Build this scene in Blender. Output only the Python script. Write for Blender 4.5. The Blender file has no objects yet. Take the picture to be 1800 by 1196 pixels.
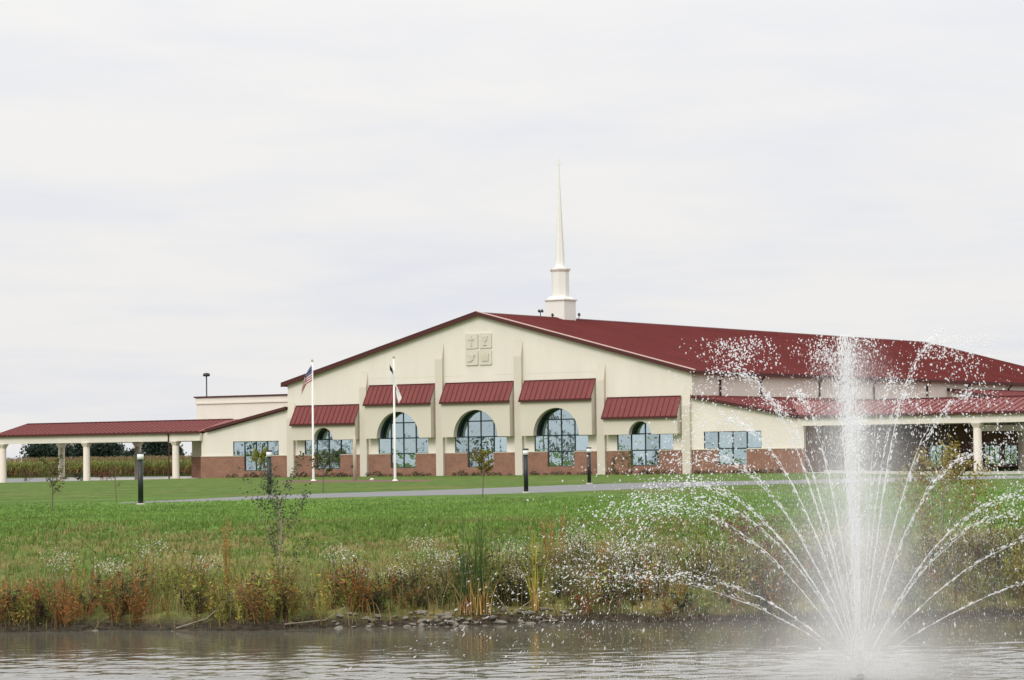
import bpy, math, random
import numpy as np
from mathutils import Matrix, Vector

random.seed(7)
rng = np.random.default_rng(11)
R = math.radians
scn = bpy.context.scene
COL = scn.collection

# ------------------------------------------------------------------ camera
cam_d = bpy.data.cameras.new('camera')
cam = bpy.data.objects.new('camera', cam_d)
COL.objects.link(cam)
cam_d.sensor_width = 36.0
cam_d.lens = 94.23
cam_d.clip_end = 6000
cam_d.clip_start = 0.3
PITCH, ROLL = 0.0424, 0.0135
c_, s_ = math.cos(PITCH), math.sin(PITCH)
cr_, sr_ = math.cos(ROLL), math.sin(ROLL)
r0, u0, f0 = Vector((1, 0, 0)), Vector((0, -s_, c_)), Vector((0, c_, s_))
rt, up = r0 * cr_ - u0 * sr_, r0 * sr_ + u0 * cr_
M = Matrix((rt, up, -f0)).transposed().to_4x4()
M.translation = Vector((0, 0, 1.8))
cam.matrix_world = M
scn.camera = cam

# ------------------------------------------------------------------ sky and sun
SUN_DIR = Vector((-0.40, -0.66, 0.64)).normalized()
SUN_EL = math.asin(SUN_DIR.z)
SUN_AZ = math.atan2(SUN_DIR.x, SUN_DIR.y)
w = bpy.data.worlds.new('World')
scn.world = w
w.use_nodes = True
nt = w.node_tree
nt.nodes.clear()


def N(t, typ, **kw):
    n = t.nodes.new(typ)
    for k, v in kw.items():
        if k in ('inp',):
            for kk, vv in v.items():
                n.inputs[kk].default_value = vv
        else:
            setattr(n, k, v)
    return n


def L(t, a, ao, b, bi):
    t.links.new(a.outputs[ao], b.inputs[bi])


def math_n(t, op, a, b=None, clamp=False):
    n = t.nodes.new('ShaderNodeMath')
    n.operation = op
    n.use_clamp = clamp
    for i, v in enumerate((a, b)):
        if v is None:
            continue
        if isinstance(v, (int, float)):
            n.inputs[i].default_value = v
        else:
            t.links.new(v, n.inputs[i])
    return n.outputs[0]


sky = N(nt, 'ShaderNodeTexSky', sky_type='NISHITA', sun_disc=False, sun_elevation=SUN_EL, sun_rotation=SUN_AZ)
sky.air_density = 1.0
sky.dust_density = 2.0
tc = N(nt, 'ShaderNodeTexCoord')
sep = N(nt, 'ShaderNodeSeparateXYZ')
L(nt, tc, 'Generated', sep, 0)
zc = math_n(nt, 'MAXIMUM', sep.outputs[2], 0.0)
zz = math_n(nt, 'ADD', zc, 0.10)
px = math_n(nt, 'DIVIDE', sep.outputs[0], zz)
py = math_n(nt, 'DIVIDE', sep.outputs[1], zz)
cmb = N(nt, 'ShaderNodeCombineXYZ')
nt.links.new(px, cmb.inputs[0])
nt.links.new(py, cmb.inputs[1])
n1 = N(nt, 'ShaderNodeTexNoise', inp={'Scale': 0.9, 'Detail': 5.0, 'Roughness': 0.5, 'Distortion': 0.5})
L(nt, cmb, 0, n1, 'Vector')
n2 = N(nt, 'ShaderNodeTexNoise', inp={'Scale': 2.6, 'Detail': 6.0, 'Roughness': 0.6, 'Distortion': 0.3})
L(nt, cmb, 0, n2, 'Vector')
nsum = math_n(nt, 'ADD', math_n(nt, 'MULTIPLY', n1.outputs[0], 0.65), math_n(nt, 'MULTIPLY', n2.outputs[0], 0.35))
mr = N(nt, 'ShaderNodeMapRange', inp={'From Min': 0.34, 'From Max': 0.56, 'To Min': 0.0, 'To Max': 1.0})
nt.links.new(nsum, mr.inputs[0])
# overcast layer: brighter towards the zenith as overcast skies are
el = math_n(nt, 'POWER', zc, 1.7)
grad = math_n(nt, 'ADD', math_n(nt, 'MULTIPLY', el, 1.45), 1.0)
ramp = N(nt, 'ShaderNodeMix', data_type='RGBA')
ramp.inputs[6].default_value = (0.775, 0.790, 0.845, 1)
ramp.inputs[7].default_value = (0.875, 0.862, 0.85, 1)
L(nt, mr, 0, ramp, 0)
vm = N(nt, 'ShaderNodeVectorMath', operation='SCALE')
L(nt, ramp, 2, vm, 0)
nt.links.new(grad, vm.inputs[3])
vs = N(nt, 'ShaderNodeVectorMath', operation='SCALE')
L(nt, sky, 0, vs, 0)
vs.inputs[3].default_value = 0.10
mx = N(nt, 'ShaderNodeMix', data_type='RGBA')
mx.inputs[0].default_value = 0.965
L(nt, vs, 0, mx, 6)
L(nt, vm, 0, mx, 7)
bg = N(nt, 'ShaderNodeBackground')
L(nt, mx, 2, bg, 0)
bg.inputs[1].default_value = 1.0
wo = N(nt, 'ShaderNodeOutputWorld')
L(nt, bg, 0, wo, 0)

sun_d = bpy.data.lights.new('sun', 'SUN')
sun_d.energy = 1.5
sun_d.angle = R(24)
sun_d.color = (1.0, 0.965, 0.90)
sun = bpy.data.objects.new('sun', sun_d)
COL.objects.link(sun)
sun.rotation_euler = SUN_DIR.to_track_quat('Z', 'Y').to_euler()

scn.view_settings.view_transform = 'Standard'
scn.view_settings.look = 'None'
scn.view_settings.gamma = 1.0
scn.view_settings.exposure = 0.0
scn.view_settings.use_curve_mapping = False
try:
    scn.cycles.volume_bounces = 6
    scn.cycles.max_bounces = 8
    scn.cycles.transparent_max_bounces = 16
    scn.cycles.volume_step_rate = 2.0
except Exception:
    pass


# ------------------------------------------------------------------ materials
def base_mat(name):
    m = bpy.data.materials.new(name)
    m.use_nodes = True
    t = m.node_tree
    t.nodes.clear()
    o = N(t, 'ShaderNodeOutputMaterial')
    p = N(t, 'ShaderNodeBsdfPrincipled')
    L(t, p, 0, o, 0)
    return m, t, p, o


def mat(name, col, rough=0.7, var=0.06, scale=3.0, bump=0.0, bscale=40.0, metal=0.0, spec=0.5, streak=None, attr=None, trans=0.0):
    m, t, p, o = base_mat(name)
    p.inputs['Roughness'].default_value = rough
    p.inputs['Metallic'].default_value = metal
    p.inputs['Specular IOR Level'].default_value = spec
    tcn = N(t, 'ShaderNodeTexCoord')
    n = N(t, 'ShaderNodeTexNoise', inp={'Scale': scale, 'Detail': 5.0, 'Roughness': 0.6})
    if streak:
        mp = N(t, 'ShaderNodeMapping')
        mp.inputs['Scale'].default_value = streak
        L(t, tcn, 'Object', mp, 0)
        L(t, mp, 0, n, 'Vector')
    else:
        L(t, tcn, 'Object', n, 'Vector')
    mrn = N(t, 'ShaderNodeMapRange', inp={'From Min': 0.25, 'From Max': 0.75, 'To Min': 1 - var, 'To Max': 1 + var})
    L(t, n, 0, mrn, 0)
    sc = N(t, 'ShaderNodeVectorMath', operation='SCALE')
    if attr:
        a = N(t, 'ShaderNodeAttribute', attribute_name=attr)
        L(t, a, 'Color', sc, 0)
    else:
        sc.inputs[0].default_value = col
    L(t, mrn, 0, sc, 3)
    L(t, sc, 0, p, 'Base Color')
    if bump:
        nb = N(t, 'ShaderNodeTexNoise', inp={'Scale': bscale, 'Detail': 4.0})
        L(t, tcn, 'Object', nb, 'Vector')
        b = N(t, 'ShaderNodeBump', inp={'Strength': bump, 'Distance': 0.02})
        L(t, nb, 0, b, 'Height')
        L(t, b, 0, p, 'Normal')
    if trans:
        tr = N(t, 'ShaderNodeBsdfTranslucent')
        L(t, sc, 0, tr, 'Color')
        ms = N(t, 'ShaderNodeMixShader')
        ms.inputs[0].default_value = trans
        L(t, p, 0, ms, 1)
        L(t, tr, 0, ms, 2)
        L(t, ms, 0, o, 0)
    return m


M_ = {}
M_['stucco'] = mat('stucco_cream', (0.765, 0.705, 0.625), 0.9, 0.055, 1.0, 0.25, 60, streak=(.55, .55, .14))
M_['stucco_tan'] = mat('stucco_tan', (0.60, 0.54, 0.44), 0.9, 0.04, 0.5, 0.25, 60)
M_['stucco_box'] = mat('stucco_box', (0.645, 0.585, 0.495), 0.9, 0.035, 0.4, 0.25, 60)
M_['emblem'] = mat('emblem_stucco', (0.655, 0.60, 0.515), 0.9, 0.04, 0.6, 0.2, 60)
M_['roof'] = mat('roof_red', (0.138, 0.031, 0.029), 0.85, 0.14, 0.22, 0.0, 10, spec=0.08, streak=(1, 1, 1))
M_['awning'] = mat('awning_red', (0.190, 0.050, 0.047), 0.55, 0.09, 0.8, 0.0, spec=0.22)
M_['trim'] = mat('trim_maroon', (0.085, 0.028, 0.026), 0.6, 0.06, 1.0, spec=0.2)
M_['cap_sheen'] = mat('rake_cap_sky_sheen', (0.62, 0.40, 0.37), 0.45, 0.05, 1.0)  # pale colour paints in the sky's reflection along the right rake edge
M_['frame'] = mat('window_frame', (0.012, 0.03, 0.035), 0.45, 0.05)
M_['white'] = mat('white_paint', (0.80, 0.79, 0.76), 0.55, 0.03, 1.0)
M_['steeple'] = mat('steeple_white', (0.80, 0.785, 0.74), 0.5, 0.03, 0.7)
M_['black'] = mat('black_paint', (0.012, 0.014, 0.016), 0.45, 0.15, 5.0)
M_['lens'] = mat('lamp_lens', (0.86, 0.86, 0.86), 0.35, 0.03)
M_['dark'] = mat('dark_metal', (0.02, 0.022, 0.024), 0.5, 0.1)
M_['asphalt'] = mat('asphalt', (0.175, 0.175, 0.178), 0.9, 0.12, 1.2, 0.3, 60)
M_['concrete'] = mat('concrete', (0.50, 0.48, 0.43), 0.9, 0.08, 1.0, 0.3, 40)
M_['mulch'] = mat('mulch', (0.13, 0.062, 0.042), 0.95, 0.25, 4.0, 0.6, 30)
M_['stone'] = mat('stone', (0.235, 0.212, 0.170), 0.9, 0.35, 7.0, 0.8, 25)
M_['bark'] = mat('bark', (0.13, 0.10, 0.075), 0.9, 0.2, 8.0, 0.5, 40)
M_['twig'] = mat('twig', (0.27, 0.22, 0.16), 0.9, 0.2, 8.0)
M_['tan'] = mat('tan_post', (0.55, 0.47, 0.36), 0.8, 0.05)
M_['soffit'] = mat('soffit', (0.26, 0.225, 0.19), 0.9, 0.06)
M_['leaf'] = mat('leaf', (1, 1, 1), 0.55, 0.12, 1.5, attr='Col', trans=0.30, spec=0.3)
M_['grass'] = mat('grass_blade', (1, 1, 1), 0.6, 0.10, 0.6, attr='Col', trans=0.25, spec=0.2)
M_['cloth'] = mat('cloth', (1, 1, 1), 0.85, 0.04, 6.0, attr='Col', trans=0.15, spec=0.1)


def brick_mat():
    m, t, p, o = base_mat('brick')
    p.inputs['Roughness'].default_value = 0.9
    tcn = N(t, 'ShaderNodeTexCoord')
    sp = N(t, 'ShaderNodeSeparateXYZ')
    L(t, tcn, 'Object', sp, 0)
    h = math_n(t, 'ADD', sp.outputs[0], sp.outputs[1])
    cb = N(t, 'ShaderNodeCombineXYZ')
    t.links.new(h, cb.inputs[0])
    t.links.new(sp.outputs[2], cb.inputs[1])
    b = N(t, 'ShaderNodeTexBrick', inp={'Color1': (0.245, 0.098, 0.060, 1), 'Color2': (0.31, 0.142, 0.090, 1), 'Mortar': (0.30, 0.235, 0.19, 1),
                                        'Scale': 1.0, 'Mortar Size': 0.008, 'Brick Width': 0.21, 'Row Height': 0.075})
    L(t, cb, 0, b, 'Vector')
    n = N(t, 'ShaderNodeTexNoise', inp={'Scale': 0.8, 'Detail': 5.0, 'Roughness': 0.65})
    L(t, cb, 0, n, 'Vector')
    mrn = N(t, 'ShaderNodeMapRange', inp={'From Min': 0.3, 'From Max': 0.7, 'To Min': 0.78, 'To Max': 1.2})
    L(t, n, 0, mrn, 0)
    sc = N(t, 'ShaderNodeVectorMath', operation='SCALE')
    L(t, b, 0, sc, 0)
    L(t, mrn, 0, sc, 3)
    L(t, sc, 0, p, 'Base Color')
    bp = N(t, 'ShaderNodeBump', inp={'Strength': 0.5, 'Distance': 0.01})
    bp.invert = True
    L(t, b, 1, bp, 'Height')
    L(t, bp, 0, p, 'Normal')
    return m


M_['brick'] = brick_mat()


def glass_mat():
    m, t, p, o = base_mat('reflective_glass')
    p.inputs['Base Color'].default_value = (0.55, 0.655, 0.685, 1)
    p.inputs['Metallic'].default_value = 1.0
    p.inputs['Roughness'].default_value = 0.03
    tcn = N(t, 'ShaderNodeTexCoord')
    oi = N(t, 'ShaderNodeObjectInfo')
    tv = N(t, 'ShaderNodeMapRange', inp={'To Min': 0.78, 'To Max': 1.06})
    L(t, oi, 'Random', tv, 0)
    tsc = N(t, 'ShaderNodeVectorMath', operation='SCALE')
    tsc.inputs[0].default_value = (0.51, 0.63, 0.67)
    L(t, tv, 0, tsc, 3)
    L(t, tsc, 0, p, 'Base Color')
    ad = N(t, 'ShaderNodeVectorMath', operation='ADD')
    L(t, tcn, 'Object', ad, 0)
    L(t, oi, 'Random', ad, 1)
    n = N(t, 'ShaderNodeTexNoise', inp={'Scale': 1.3, 'Detail': 2.0})
    L(t, ad, 0, n, 'Vector')
    b = N(t, 'ShaderNodeBump', inp={'Strength': 0.30, 'Distance': 0.05})
    L(t, n, 0, b, 'Height')
    L(t, b, 0, p, 'Normal')
    return m


M_['glass'] = glass_mat()


# ------------------------------------------------------------------ mesh helpers
class MB:
    def __init__(s):
        s.v, s.f = [], []

    def add(s, vs, fs):
        k = len(s.v)
        s.v += [tuple(v) for v in vs]
        s.f += [tuple(i + k for i in f) for f in fs]
        return s

    def box(s, x0, x1, y0, y1, z0, z1):
        return s.add([(x0, y0, z0), (x1, y0, z0), (x1, y1, z0), (x0, y1, z0), (x0, y0, z1), (x1, y0, z1), (x1, y1, z1), (x0, y1, z1)],
                     [(3, 2, 1, 0), (4, 5, 6, 7), (0, 1, 5, 4), (1, 2, 6, 5), (2, 3, 7, 6), (3, 0, 4, 7)])

    def prism_xz(s, prof, y0, y1):          # profile of (x, z) extruded along y
        n = len(prof)
        vs = [(x, y0, z) for x, z in prof] + [(x, y1, z) for x, z in prof]
        fs = [tuple(range(n)), tuple(range(2 * n - 1, n - 1, -1))]
        fs += [(i, i + n, (i + 1) % n + n, (i + 1) % n) for i in range(n)]
        return s.add(vs, fs)

    def prism_yz(s, prof, x0, x1):
        n = len(prof)
        vs = [(x0, y, z) for y, z in prof] + [(x1, y, z) for y, z in prof]
        fs = [tuple(range(n - 1, -1, -1)), tuple(range(n, 2 * n))]
        fs += [(i, (i + 1) % n, (i + 1) % n + n, i + n) for i in range(n)]
        return s.add(vs, fs)

    def lathe(s, prof, n=16, cx=0, cy=0, rot=0.0, cap=True):
        vs = []
        for r, z in prof:
            for k in range(n):
                a = rot + 2 * math.pi * k / n
                vs.append((cx + r * math.cos(a), cy + r * math.sin(a), z))
        fs = []
        for j in range(len(prof) - 1):
            for k in range(n):
                fs.append((j * n + k, j * n + (k + 1) % n, (j + 1) * n + (k + 1) % n, (j + 1) * n + k))
        if cap:
            fs.append(tuple(range(n - 1, -1, -1)))
            fs.append(tuple((len(prof) - 1) * n + k for k in range(n)))
        return s.add(vs, fs)

    def tube(s, pts, rad, n=6):
        pts = [Vector(p) for p in pts]
        if isinstance(rad, (int, float)):
            rad = [rad] * len(pts)
        vs = []
        for i, p in enumerate(pts):
            d = (pts[min(i + 1, len(pts) - 1)] - pts[max(i - 1, 0)]).normalized()
            a = d.orthogonal().normalized() if abs(d.z) < 0.99 else Vector((1, 0, 0))
            if abs(d.z) < 0.99:
                a = d.cross(Vector((0, 0, 1))).normalized()
            b = d.cross(a)
            for k in range(n):
                t = 2 * math.pi * k / n
                vs.append(p + (a * math.cos(t) + b * math.sin(t)) * rad[i])
        fs = []
        for j in range(len(pts) - 1):
            for k in range(n):
                fs.append((j * n + k, j * n + (k + 1) % n, (j + 1) * n + (k + 1) % n, (j + 1) * n + k))
        fs.append(tuple(range(n - 1, -1, -1)))
        fs.append(tuple((len(pts) - 1) * n + k for k in range(n)))
        return s.add(vs, fs)

    def build(s, name, m, parent=None, smooth=False):
        me = bpy.data.meshes.new(name)
        me.from_pydata(s.v, [], s.f)
        me.materials.append(M_[m] if isinstance(m, str) else m)
        if smooth:
            me.polygons.foreach_set('use_smooth', [True] * len(me.polygons))
        me.update()
        ob = bpy.data.objects.new(name, me)
        COL.objects.link(ob)
        if parent:
            ob.parent = parent
        return ob


def tag(o, label=None, cat=None, group=None, kind=None):
    if label:
        o['label'] = label
    if cat:
        o['category'] = cat
    if group:
        o['group'] = group
    if kind:
        o['kind'] = kind
    return o


def empty(name, loc, rz=0.0, label=None, cat=None, group=None):
    o = bpy.data.objects.new(name, None)
    o.empty_display_size = 0.2
    COL.objects.link(o)
    o.location = loc
    o.rotation_euler = (0, 0, rz)
    return tag(o, label, cat, group)


def copy_tree(o, parent=None):
    c = o.copy()
    COL.objects.link(c)
    c.parent = parent
    for ch in o.children:
        copy_tree(ch, c)
    return c


def tri_mesh(name, T, m, cols=None, parent=None, kind=None, smooth=False):
    """T (n,3,3) triangle soup, cols (n,3) colour per triangle"""
    T = np.asarray(T, dtype=np.float32)
    n = len(T)
    me = bpy.data.meshes.new(name)
    me.vertices.add(n * 3)
    me.vertices.foreach_set('co', T.reshape(-1))
    me.loops.add(n * 3)
    me.loops.foreach_set('vertex_index', np.arange(n * 3, dtype=np.int32))
    me.polygons.add(n)
    me.polygons.foreach_set('loop_start', np.arange(0, n * 3, 3, dtype=np.int32))
    me.update()
    if cols is not None:
        at = me.attributes.new('Col', 'FLOAT_COLOR', 'POINT')
        c4 = np.ones((n, 3, 4), dtype=np.float32)
        c4[:, :, :3] = np.asarray(cols, dtype=np.float32)[:, None, :]
        at.data.foreach_set('color', c4.reshape(-1))
    me.materials.append(M_[m] if isinstance(m, str) else m)
    me.validate()
    ob = bpy.data.objects.new(name, me)
    COL.objects.link(ob)
    if parent:
        ob.parent = parent
    if kind:
        ob['kind'] = kind
    return ob


def ss(x, a, b):
    t = np.clip((np.asarray(x, dtype=float) - a) / (b - a), 0, 1)
    return t * t * (3 - 2 * t)


# ------------------------------------------------------------------ frame of the church: u along the facade, v into it
YAW = 0.5756
OX, OY = -3.0165, 246.5385
cu, su = math.cos(YAW), math.sin(YAW)


def UV(x, y):
    dx, dy = x - OX, y - OY
    return dx * cu - dy * su, dx * su + dy * cu


def XY(u, v):
    return OX + u * cu + v * su, OY - u * su + v * cu


WATER = -1.70


def shore(x):
    return 55.0 + 0.045 * x + 0.35 * np.sin(x * 0.55 + 1.0) + 0.22 * np.sin(x * 1.37) + 0.12 * np.sin(x * 3.1 + 2)


def crest(x):
    return np.clip(68.0 - 0.30 * x, 62, 76)


def ground(x, y):
    x = np.asarray(x, dtype=float)
    y = np.asarray(y, dtype=float)
    u, v = UV(x, y)
    far = ss(y, 150, 232)
    g = -0.16 * far
    g = g - far * 0.62 * ss(-u, 29, 60) * ss(v, -70, -6) * (1 - 0.25 * ss(v, 4, 22))
    g = g - far * 0.28 * ss(u, 33, 50) * ss(v, -40, -4)
    # gentle unevenness of the lawn
    g = g + 0.05 * np.sin(x * 0.21 + 0.6) * np.sin(y * 0.09) * ss(y, 75, 100) * (1 - ss(y, 150, 200))
    ys, yc = shore(x), crest(x)
    t = np.clip((y - ys) / (yc - ys), 0, 1)
    prof = 0.10 * ss(t, 0, 0.05) + 0.90 * (1 - (1 - t) ** 1.35)
    bank = WATER - 0.02 + (0.02 - WATER) * np.clip(prof, 0, 1)
    bump = (0.05 * np.sin(x * 2.3 + y * 1.1) * np.sin(y * 1.9 - x * 0.7) + 0.03 * np.sin(x * 5.1) * np.sin(y * 4.3)) * ss(y, ys, ys + 1.5) * (1 - ss(y, yc + 2, yc + 10))
    bed = np.maximum(WATER - 0.10 * (ys - y) - 0.03, -3.2)
    near = -3.2 + 3.2 * (1 - ss(y, 4.0, 15.0))
    pond = np.where(y > ys, bank, np.maximum(bed, near))
    wgt = 1 - ss(np.abs(x), 85, 120)
    return np.where(y < yc + 12, g * (1 - wgt) + (np.where(y >= yc, 0.0, pond) + np.where(y >= yc, g, 0)) * wgt + bump * wgt, g)


# ------------------------------------------------------------------ ground sheet
def axis(*segs):
    out = []
    for a, b, st in segs:
        out.append(np.arange(a, b, st))
    out.append(np.array([segs[-1][1]]))
    return np.concatenate(out)


gx = axis((-1800, -400, 200), (-400, -100, 25), (-100, -24, 3), (-24, 24, 0.3), (24, 100, 3), (100, 400, 25), (400, 1800, 200))
gy = axis((-300, 0, 30), (0, 50, 2.5), (50, 78, 0.25), (78, 130, 1.5), (130, 400, 5), (400, 1000, 50), (1000, 3000, 250))
XX, YY = np.meshgrid(gx, gy)
ZZ = ground(XX, YY)
nx, ny = len(gx), len(gy)
verts = np.stack([XX, YY, ZZ], -1).reshape(-1, 3)
idx = np.arange(nx * ny).reshape(ny, nx)
quads = np.stack([idx[:-1, :-1], idx[:-1, 1:], idx[1:, 1:], idx[1:, :-1]], -1).reshape(-1, 4)
me = bpy.data.meshes.new('ground')
me.from_pydata(verts.tolist(), [], quads.tolist())
me.polygons.foreach_set('use_smooth', [True] * len(me.polygons))


def ground_mat():
    m, t, p, o = base_mat('lawn_ground')
    p.inputs['Roughness'].default_value = 0.95
    p.inputs['Specular IOR Level'].default_value = 0.1
    g = N(t, 'ShaderNodeNewGeometry')
    sp = N(t, 'ShaderNodeSeparateXYZ')
    L(t, g, 'Position', sp, 0)
    mp = N(t, 'ShaderNodeMapping')
    mp.inputs['Scale'].default_value = (1, 0.45, 1)
    L(t, g, 'Position', mp, 0)
    big = N(t, 'ShaderNodeTexNoise', inp={'Scale': 0.10, 'Detail': 4.0, 'Roughness': 0.6})
    L(t, mp, 0, big, 'Vector')
    mid = N(t, 'ShaderNodeTexNoise', inp={'Scale': 0.9, 'Detail': 6.0, 'Roughness': 0.7})
    L(t, mp, 0, mid, 'Vector')
    fine = N(t, 'ShaderNodeTexNoise', inp={'Scale': 9.0, 'Detail': 4.0, 'Roughness': 0.7})
    L(t, g, 'Position', fine, 'Vector')

    def mixc(f, a, b):
        n = N(t, 'ShaderNodeMix', data_type='RGBA')
        if isinstance(f, (int, float)):
            n.inputs[0].default_value = f
        else:
            t.links.new(f, n.inputs[0])
        for i, c in ((6, a), (7, b)):
            if isinstance(c, tuple):
                n.inputs[i].default_value = (*c, 1)
            else:
                t.links.new(c, n.inputs[i])
        return n.outputs[2]

    def rng_(v, a, b):
        n = N(t, 'ShaderNodeMapRange', inp={'From Min': a, 'From Max': b})
        t.links.new(v, n.inputs[0])
        return n.outputs[0]
    lawn = mixc(rng_(mid.outputs[0], 0.35, 0.65), (0.088, 0.185, 0.030), (0.128, 0.245, 0.046))
    lawn2 = mixc(rng_(mid.outputs[0], 0.3, 0.7), (0.072, 0.125, 0.022), (0.120, 0.165, 0.036))
    # clover lawn by the pond, yellower turf towards the building
    ywob = math_n(t, 'ADD', sp.outputs[1], math_n(t, 'MULTIPLY', math_n(t, 'SUBTRACT', big.outputs[0], 0.5), 60.0))
    lw = mixc(rng_(ywob, 92, 125), lawn, lawn2)
    stk = N(t, 'ShaderNodeMapping')
    stk.inputs['Scale'].default_value = (0.06, 0.16, 1)
    L(t, g, 'Position', stk, 0)
    stn = N(t, 'ShaderNodeTexNoise', inp={'Scale': 1.0, 'Detail': 5.0, 'Roughness': 0.65})
    L(t, stk, 0, stn, 'Vector')
    lw = mixc(rng_(stn.outputs[0], 0.46, 0.66), lw, (0.068, 0.125, 0.022))
    dry = mixc(rng_(big.outputs[0], 0.56, 0.72), lw, (0.155, 0.145, 0.05))
    # unmown bank
    rough = mixc(rng_(mid.outputs[0], 0.38, 0.62), (0.095, 0.140, 0.030), (0.20, 0.17, 0.062))
    zw = math_n(t, 'ADD', sp.outputs[2], math_n(t, 'MULTIPLY', math_n(t, 'SUBTRACT', mid.outputs[0], 0.5), 0.35))
    near = math_n(t, 'SUBTRACT', 1.0, rng_(sp.outputs[1], 78, 86))
    bankf = math_n(t, 'MULTIPLY', math_n(t, 'SUBTRACT', 1.0, rng_(zw, -0.16, -0.03)), near)
    c1 = mixc(bankf, dry, rough)
    mud = mixc(rng_(fine.outputs[0], 0.35, 0.65), (0.026, 0.021, 0.015), (0.070, 0.057, 0.040))
    mudf = math_n(t, 'SUBTRACT', 1.0, rng_(zw, -1.58, -1.40))
    c2 = mixc(mudf, c1, mud)
    vary = N(t, 'ShaderNodeMapRange', inp={'From Min': 0.25, 'From Max': 0.75, 'To Min': 0.72, 'To Max': 1.28})
    L(t, fine, 0, vary, 0)
    sc = N(t, 'ShaderNodeVectorMath', operation='SCALE')
    t.links.new(c2, sc.inputs[0])
    med = N(t, 'ShaderNodeTexNoise', inp={'Scale': 1.0, 'Detail': 6.0, 'Roughness': 0.75})
    mp2 = N(t, 'ShaderNodeMapping')
    mp2.inputs['Scale'].default_value = (1.1, 0.30, 1)
    L(t, g, 'Position', mp2, 0)
    L(t, mp2, 0, med, 'Vector')
    vm2 = N(t, 'ShaderNodeMapRange', inp={'From Min': 0.3, 'From Max': 0.7, 'To Min': 0.66, 'To Max': 1.34})
    L(t, med, 0, vm2, 0)
    t.links.new(math_n(t, 'MULTIPLY', vary.outputs[0], vm2.outputs[0]), sc.inputs[3])
    L(t, sc, 0, p, 'Base Color')
    b = N(t, 'ShaderNodeBump', inp={'Strength': 0.9, 'Distance': 0.06})
    L(t, fine, 0, b, 'Height')
    L(t, b, 0, p, 'Normal')
    return m


me.materials.append(ground_mat())
gob = bpy.data.objects.new('ground', me)
COL.objects.link(gob)
tag(gob, kind='structure')


# ------------------------------------------------------------------ pond water
def water_mat():
    m, t, p, o = base_mat('pond_water')
    p.inputs['Base Color'].default_value = (0.110, 0.105, 0.080, 1)
    p.inputs['Roughness'].default_value = 0.04
    p.inputs['IOR'].default_value = 1.37
    g = N(t, 'ShaderNodeNewGeometry')
    n = N(t, 'ShaderNodeTexNoise', inp={'Scale': 7.0, 'Detail': 2.0, 'Roughness': 0.5})
    L(t, g, 'Position', n, 'Vector')
    b = N(t, 'ShaderNodeBump', inp={'Strength': 0.35, 'Distance': 0.010})
    L(t, n, 0, b, 'Height')
    L(t, b, 0, p, 'Normal')
    return m


def waves(x, y):
    r_ = np.random.default_rng(31)
    h = np.zeros_like(x)
    for k in range(46):
        lam = math.exp(r_.uniform(math.log(.22), math.log(1.2)))
        a = r_.normal(math.pi / 2 + .15, .62)
        kx, ky = 2 * math.pi / lam * math.cos(a), 2 * math.pi / lam * math.sin(a)
        amp = .0022 * lam ** .85
        h += amp * np.sin(kx * x + ky * y + r_.uniform(0, 6.28) + .5 * np.sin(.33 * x + k) + .4 * np.sin(.27 * y - k))
    gust = .70 + .30 * np.sin(x * .31 + 1.2 * np.sin(y * .22)) * np.sin(y * .43 + x * .11)
    calm = .10 + .90 * (1 - ss(y + .8 * np.sin(x * .4) + .4 * np.sin(x * 1.3), 43.5, 52.5))
    ring = np.hypot(x - 5.24, y - 41.0)
    h = h * gust * calm + .010 * np.sin(ring * 9.0) * np.exp(-ring / 2.5)
    return h * ss(x, -26, -22) * (1 - ss(x, 22, 26)) * ss(y, 27, 30)


wx = axis((-118, -26, 8), (-26, -13, .25), (-13, 13, .075), (13, 26, .25), (26, 118, 8))
wy = axis((2, 27, 5), (27, 37, .25), (37, 57.5, .07), (57.5, 62, .9))
WXX, WYY = np.meshgrid(wx, wy)
WZ = WATER + waves(WXX, WYY)
idx = np.arange(len(wx) * len(wy)).reshape(len(wy), len(wx))
quads = np.stack([idx[:-1, :-1], idx[:-1, 1:], idx[1:, 1:], idx[1:, :-1]], -1).reshape(-1, 4)
me = bpy.data.meshes.new('pond_water')
me.from_pydata(np.stack([WXX, WYY, WZ], -1).reshape(-1, 3).tolist(), [], quads.tolist())
me.polygons.foreach_set('use_smooth', [True] * len(me.polygons))
me.materials.append(water_mat())
wob_ = bpy.data.objects.new('pond_water', me)
COL.objects.link(wob_)
tag(wob_, kind='structure')


# ------------------------------------------------------------------ drive, mulch, parking, curbs
def ribbon(name, near, farp, m, lift, n=60, kind='structure'):
    near, farp = np.array(near, float), np.array(farp, float)

    def res(P):
        d = np.r_[0, np.cumsum(np.linalg.norm(np.diff(P, axis=0), axis=1))]
        t = np.linspace(0, d[-1], n)
        q = np.stack([np.interp(t, d, P[:, k]) for k in (0, 1)], -1)
        k = np.ones(5) / 5
        for _ in range(2):
            pad = np.concatenate([np.repeat(q[:1], 2, 0), q, np.repeat(q[-1:], 2, 0)])
            s = np.stack([np.convolve(pad[:, i], k, 'valid') for i in (0, 1)], -1)
            s[0], s[-1] = q[0], q[-1]
            q = s
        return q
    A, B = res(near), res(farp)
    m_ = MB()
    V, F = [], []
    K = 8
    for i in range(n):
        for k in range(K + 1):
            p = A[i] + (B[i] - A[i]) * k / K
            V.append((p[0], p[1], float(ground(p[0], p[1])) + (lift if 0 < k < K else -.03)))
    for i in range(n - 1):
        for k in range(K):
            a = i * (K + 1) + k
            F.append((a, a + K + 1, a + K + 2, a + 1))
    m_.add(V, F)
    return tag(m_.build(name, m), kind=kind)


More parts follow.
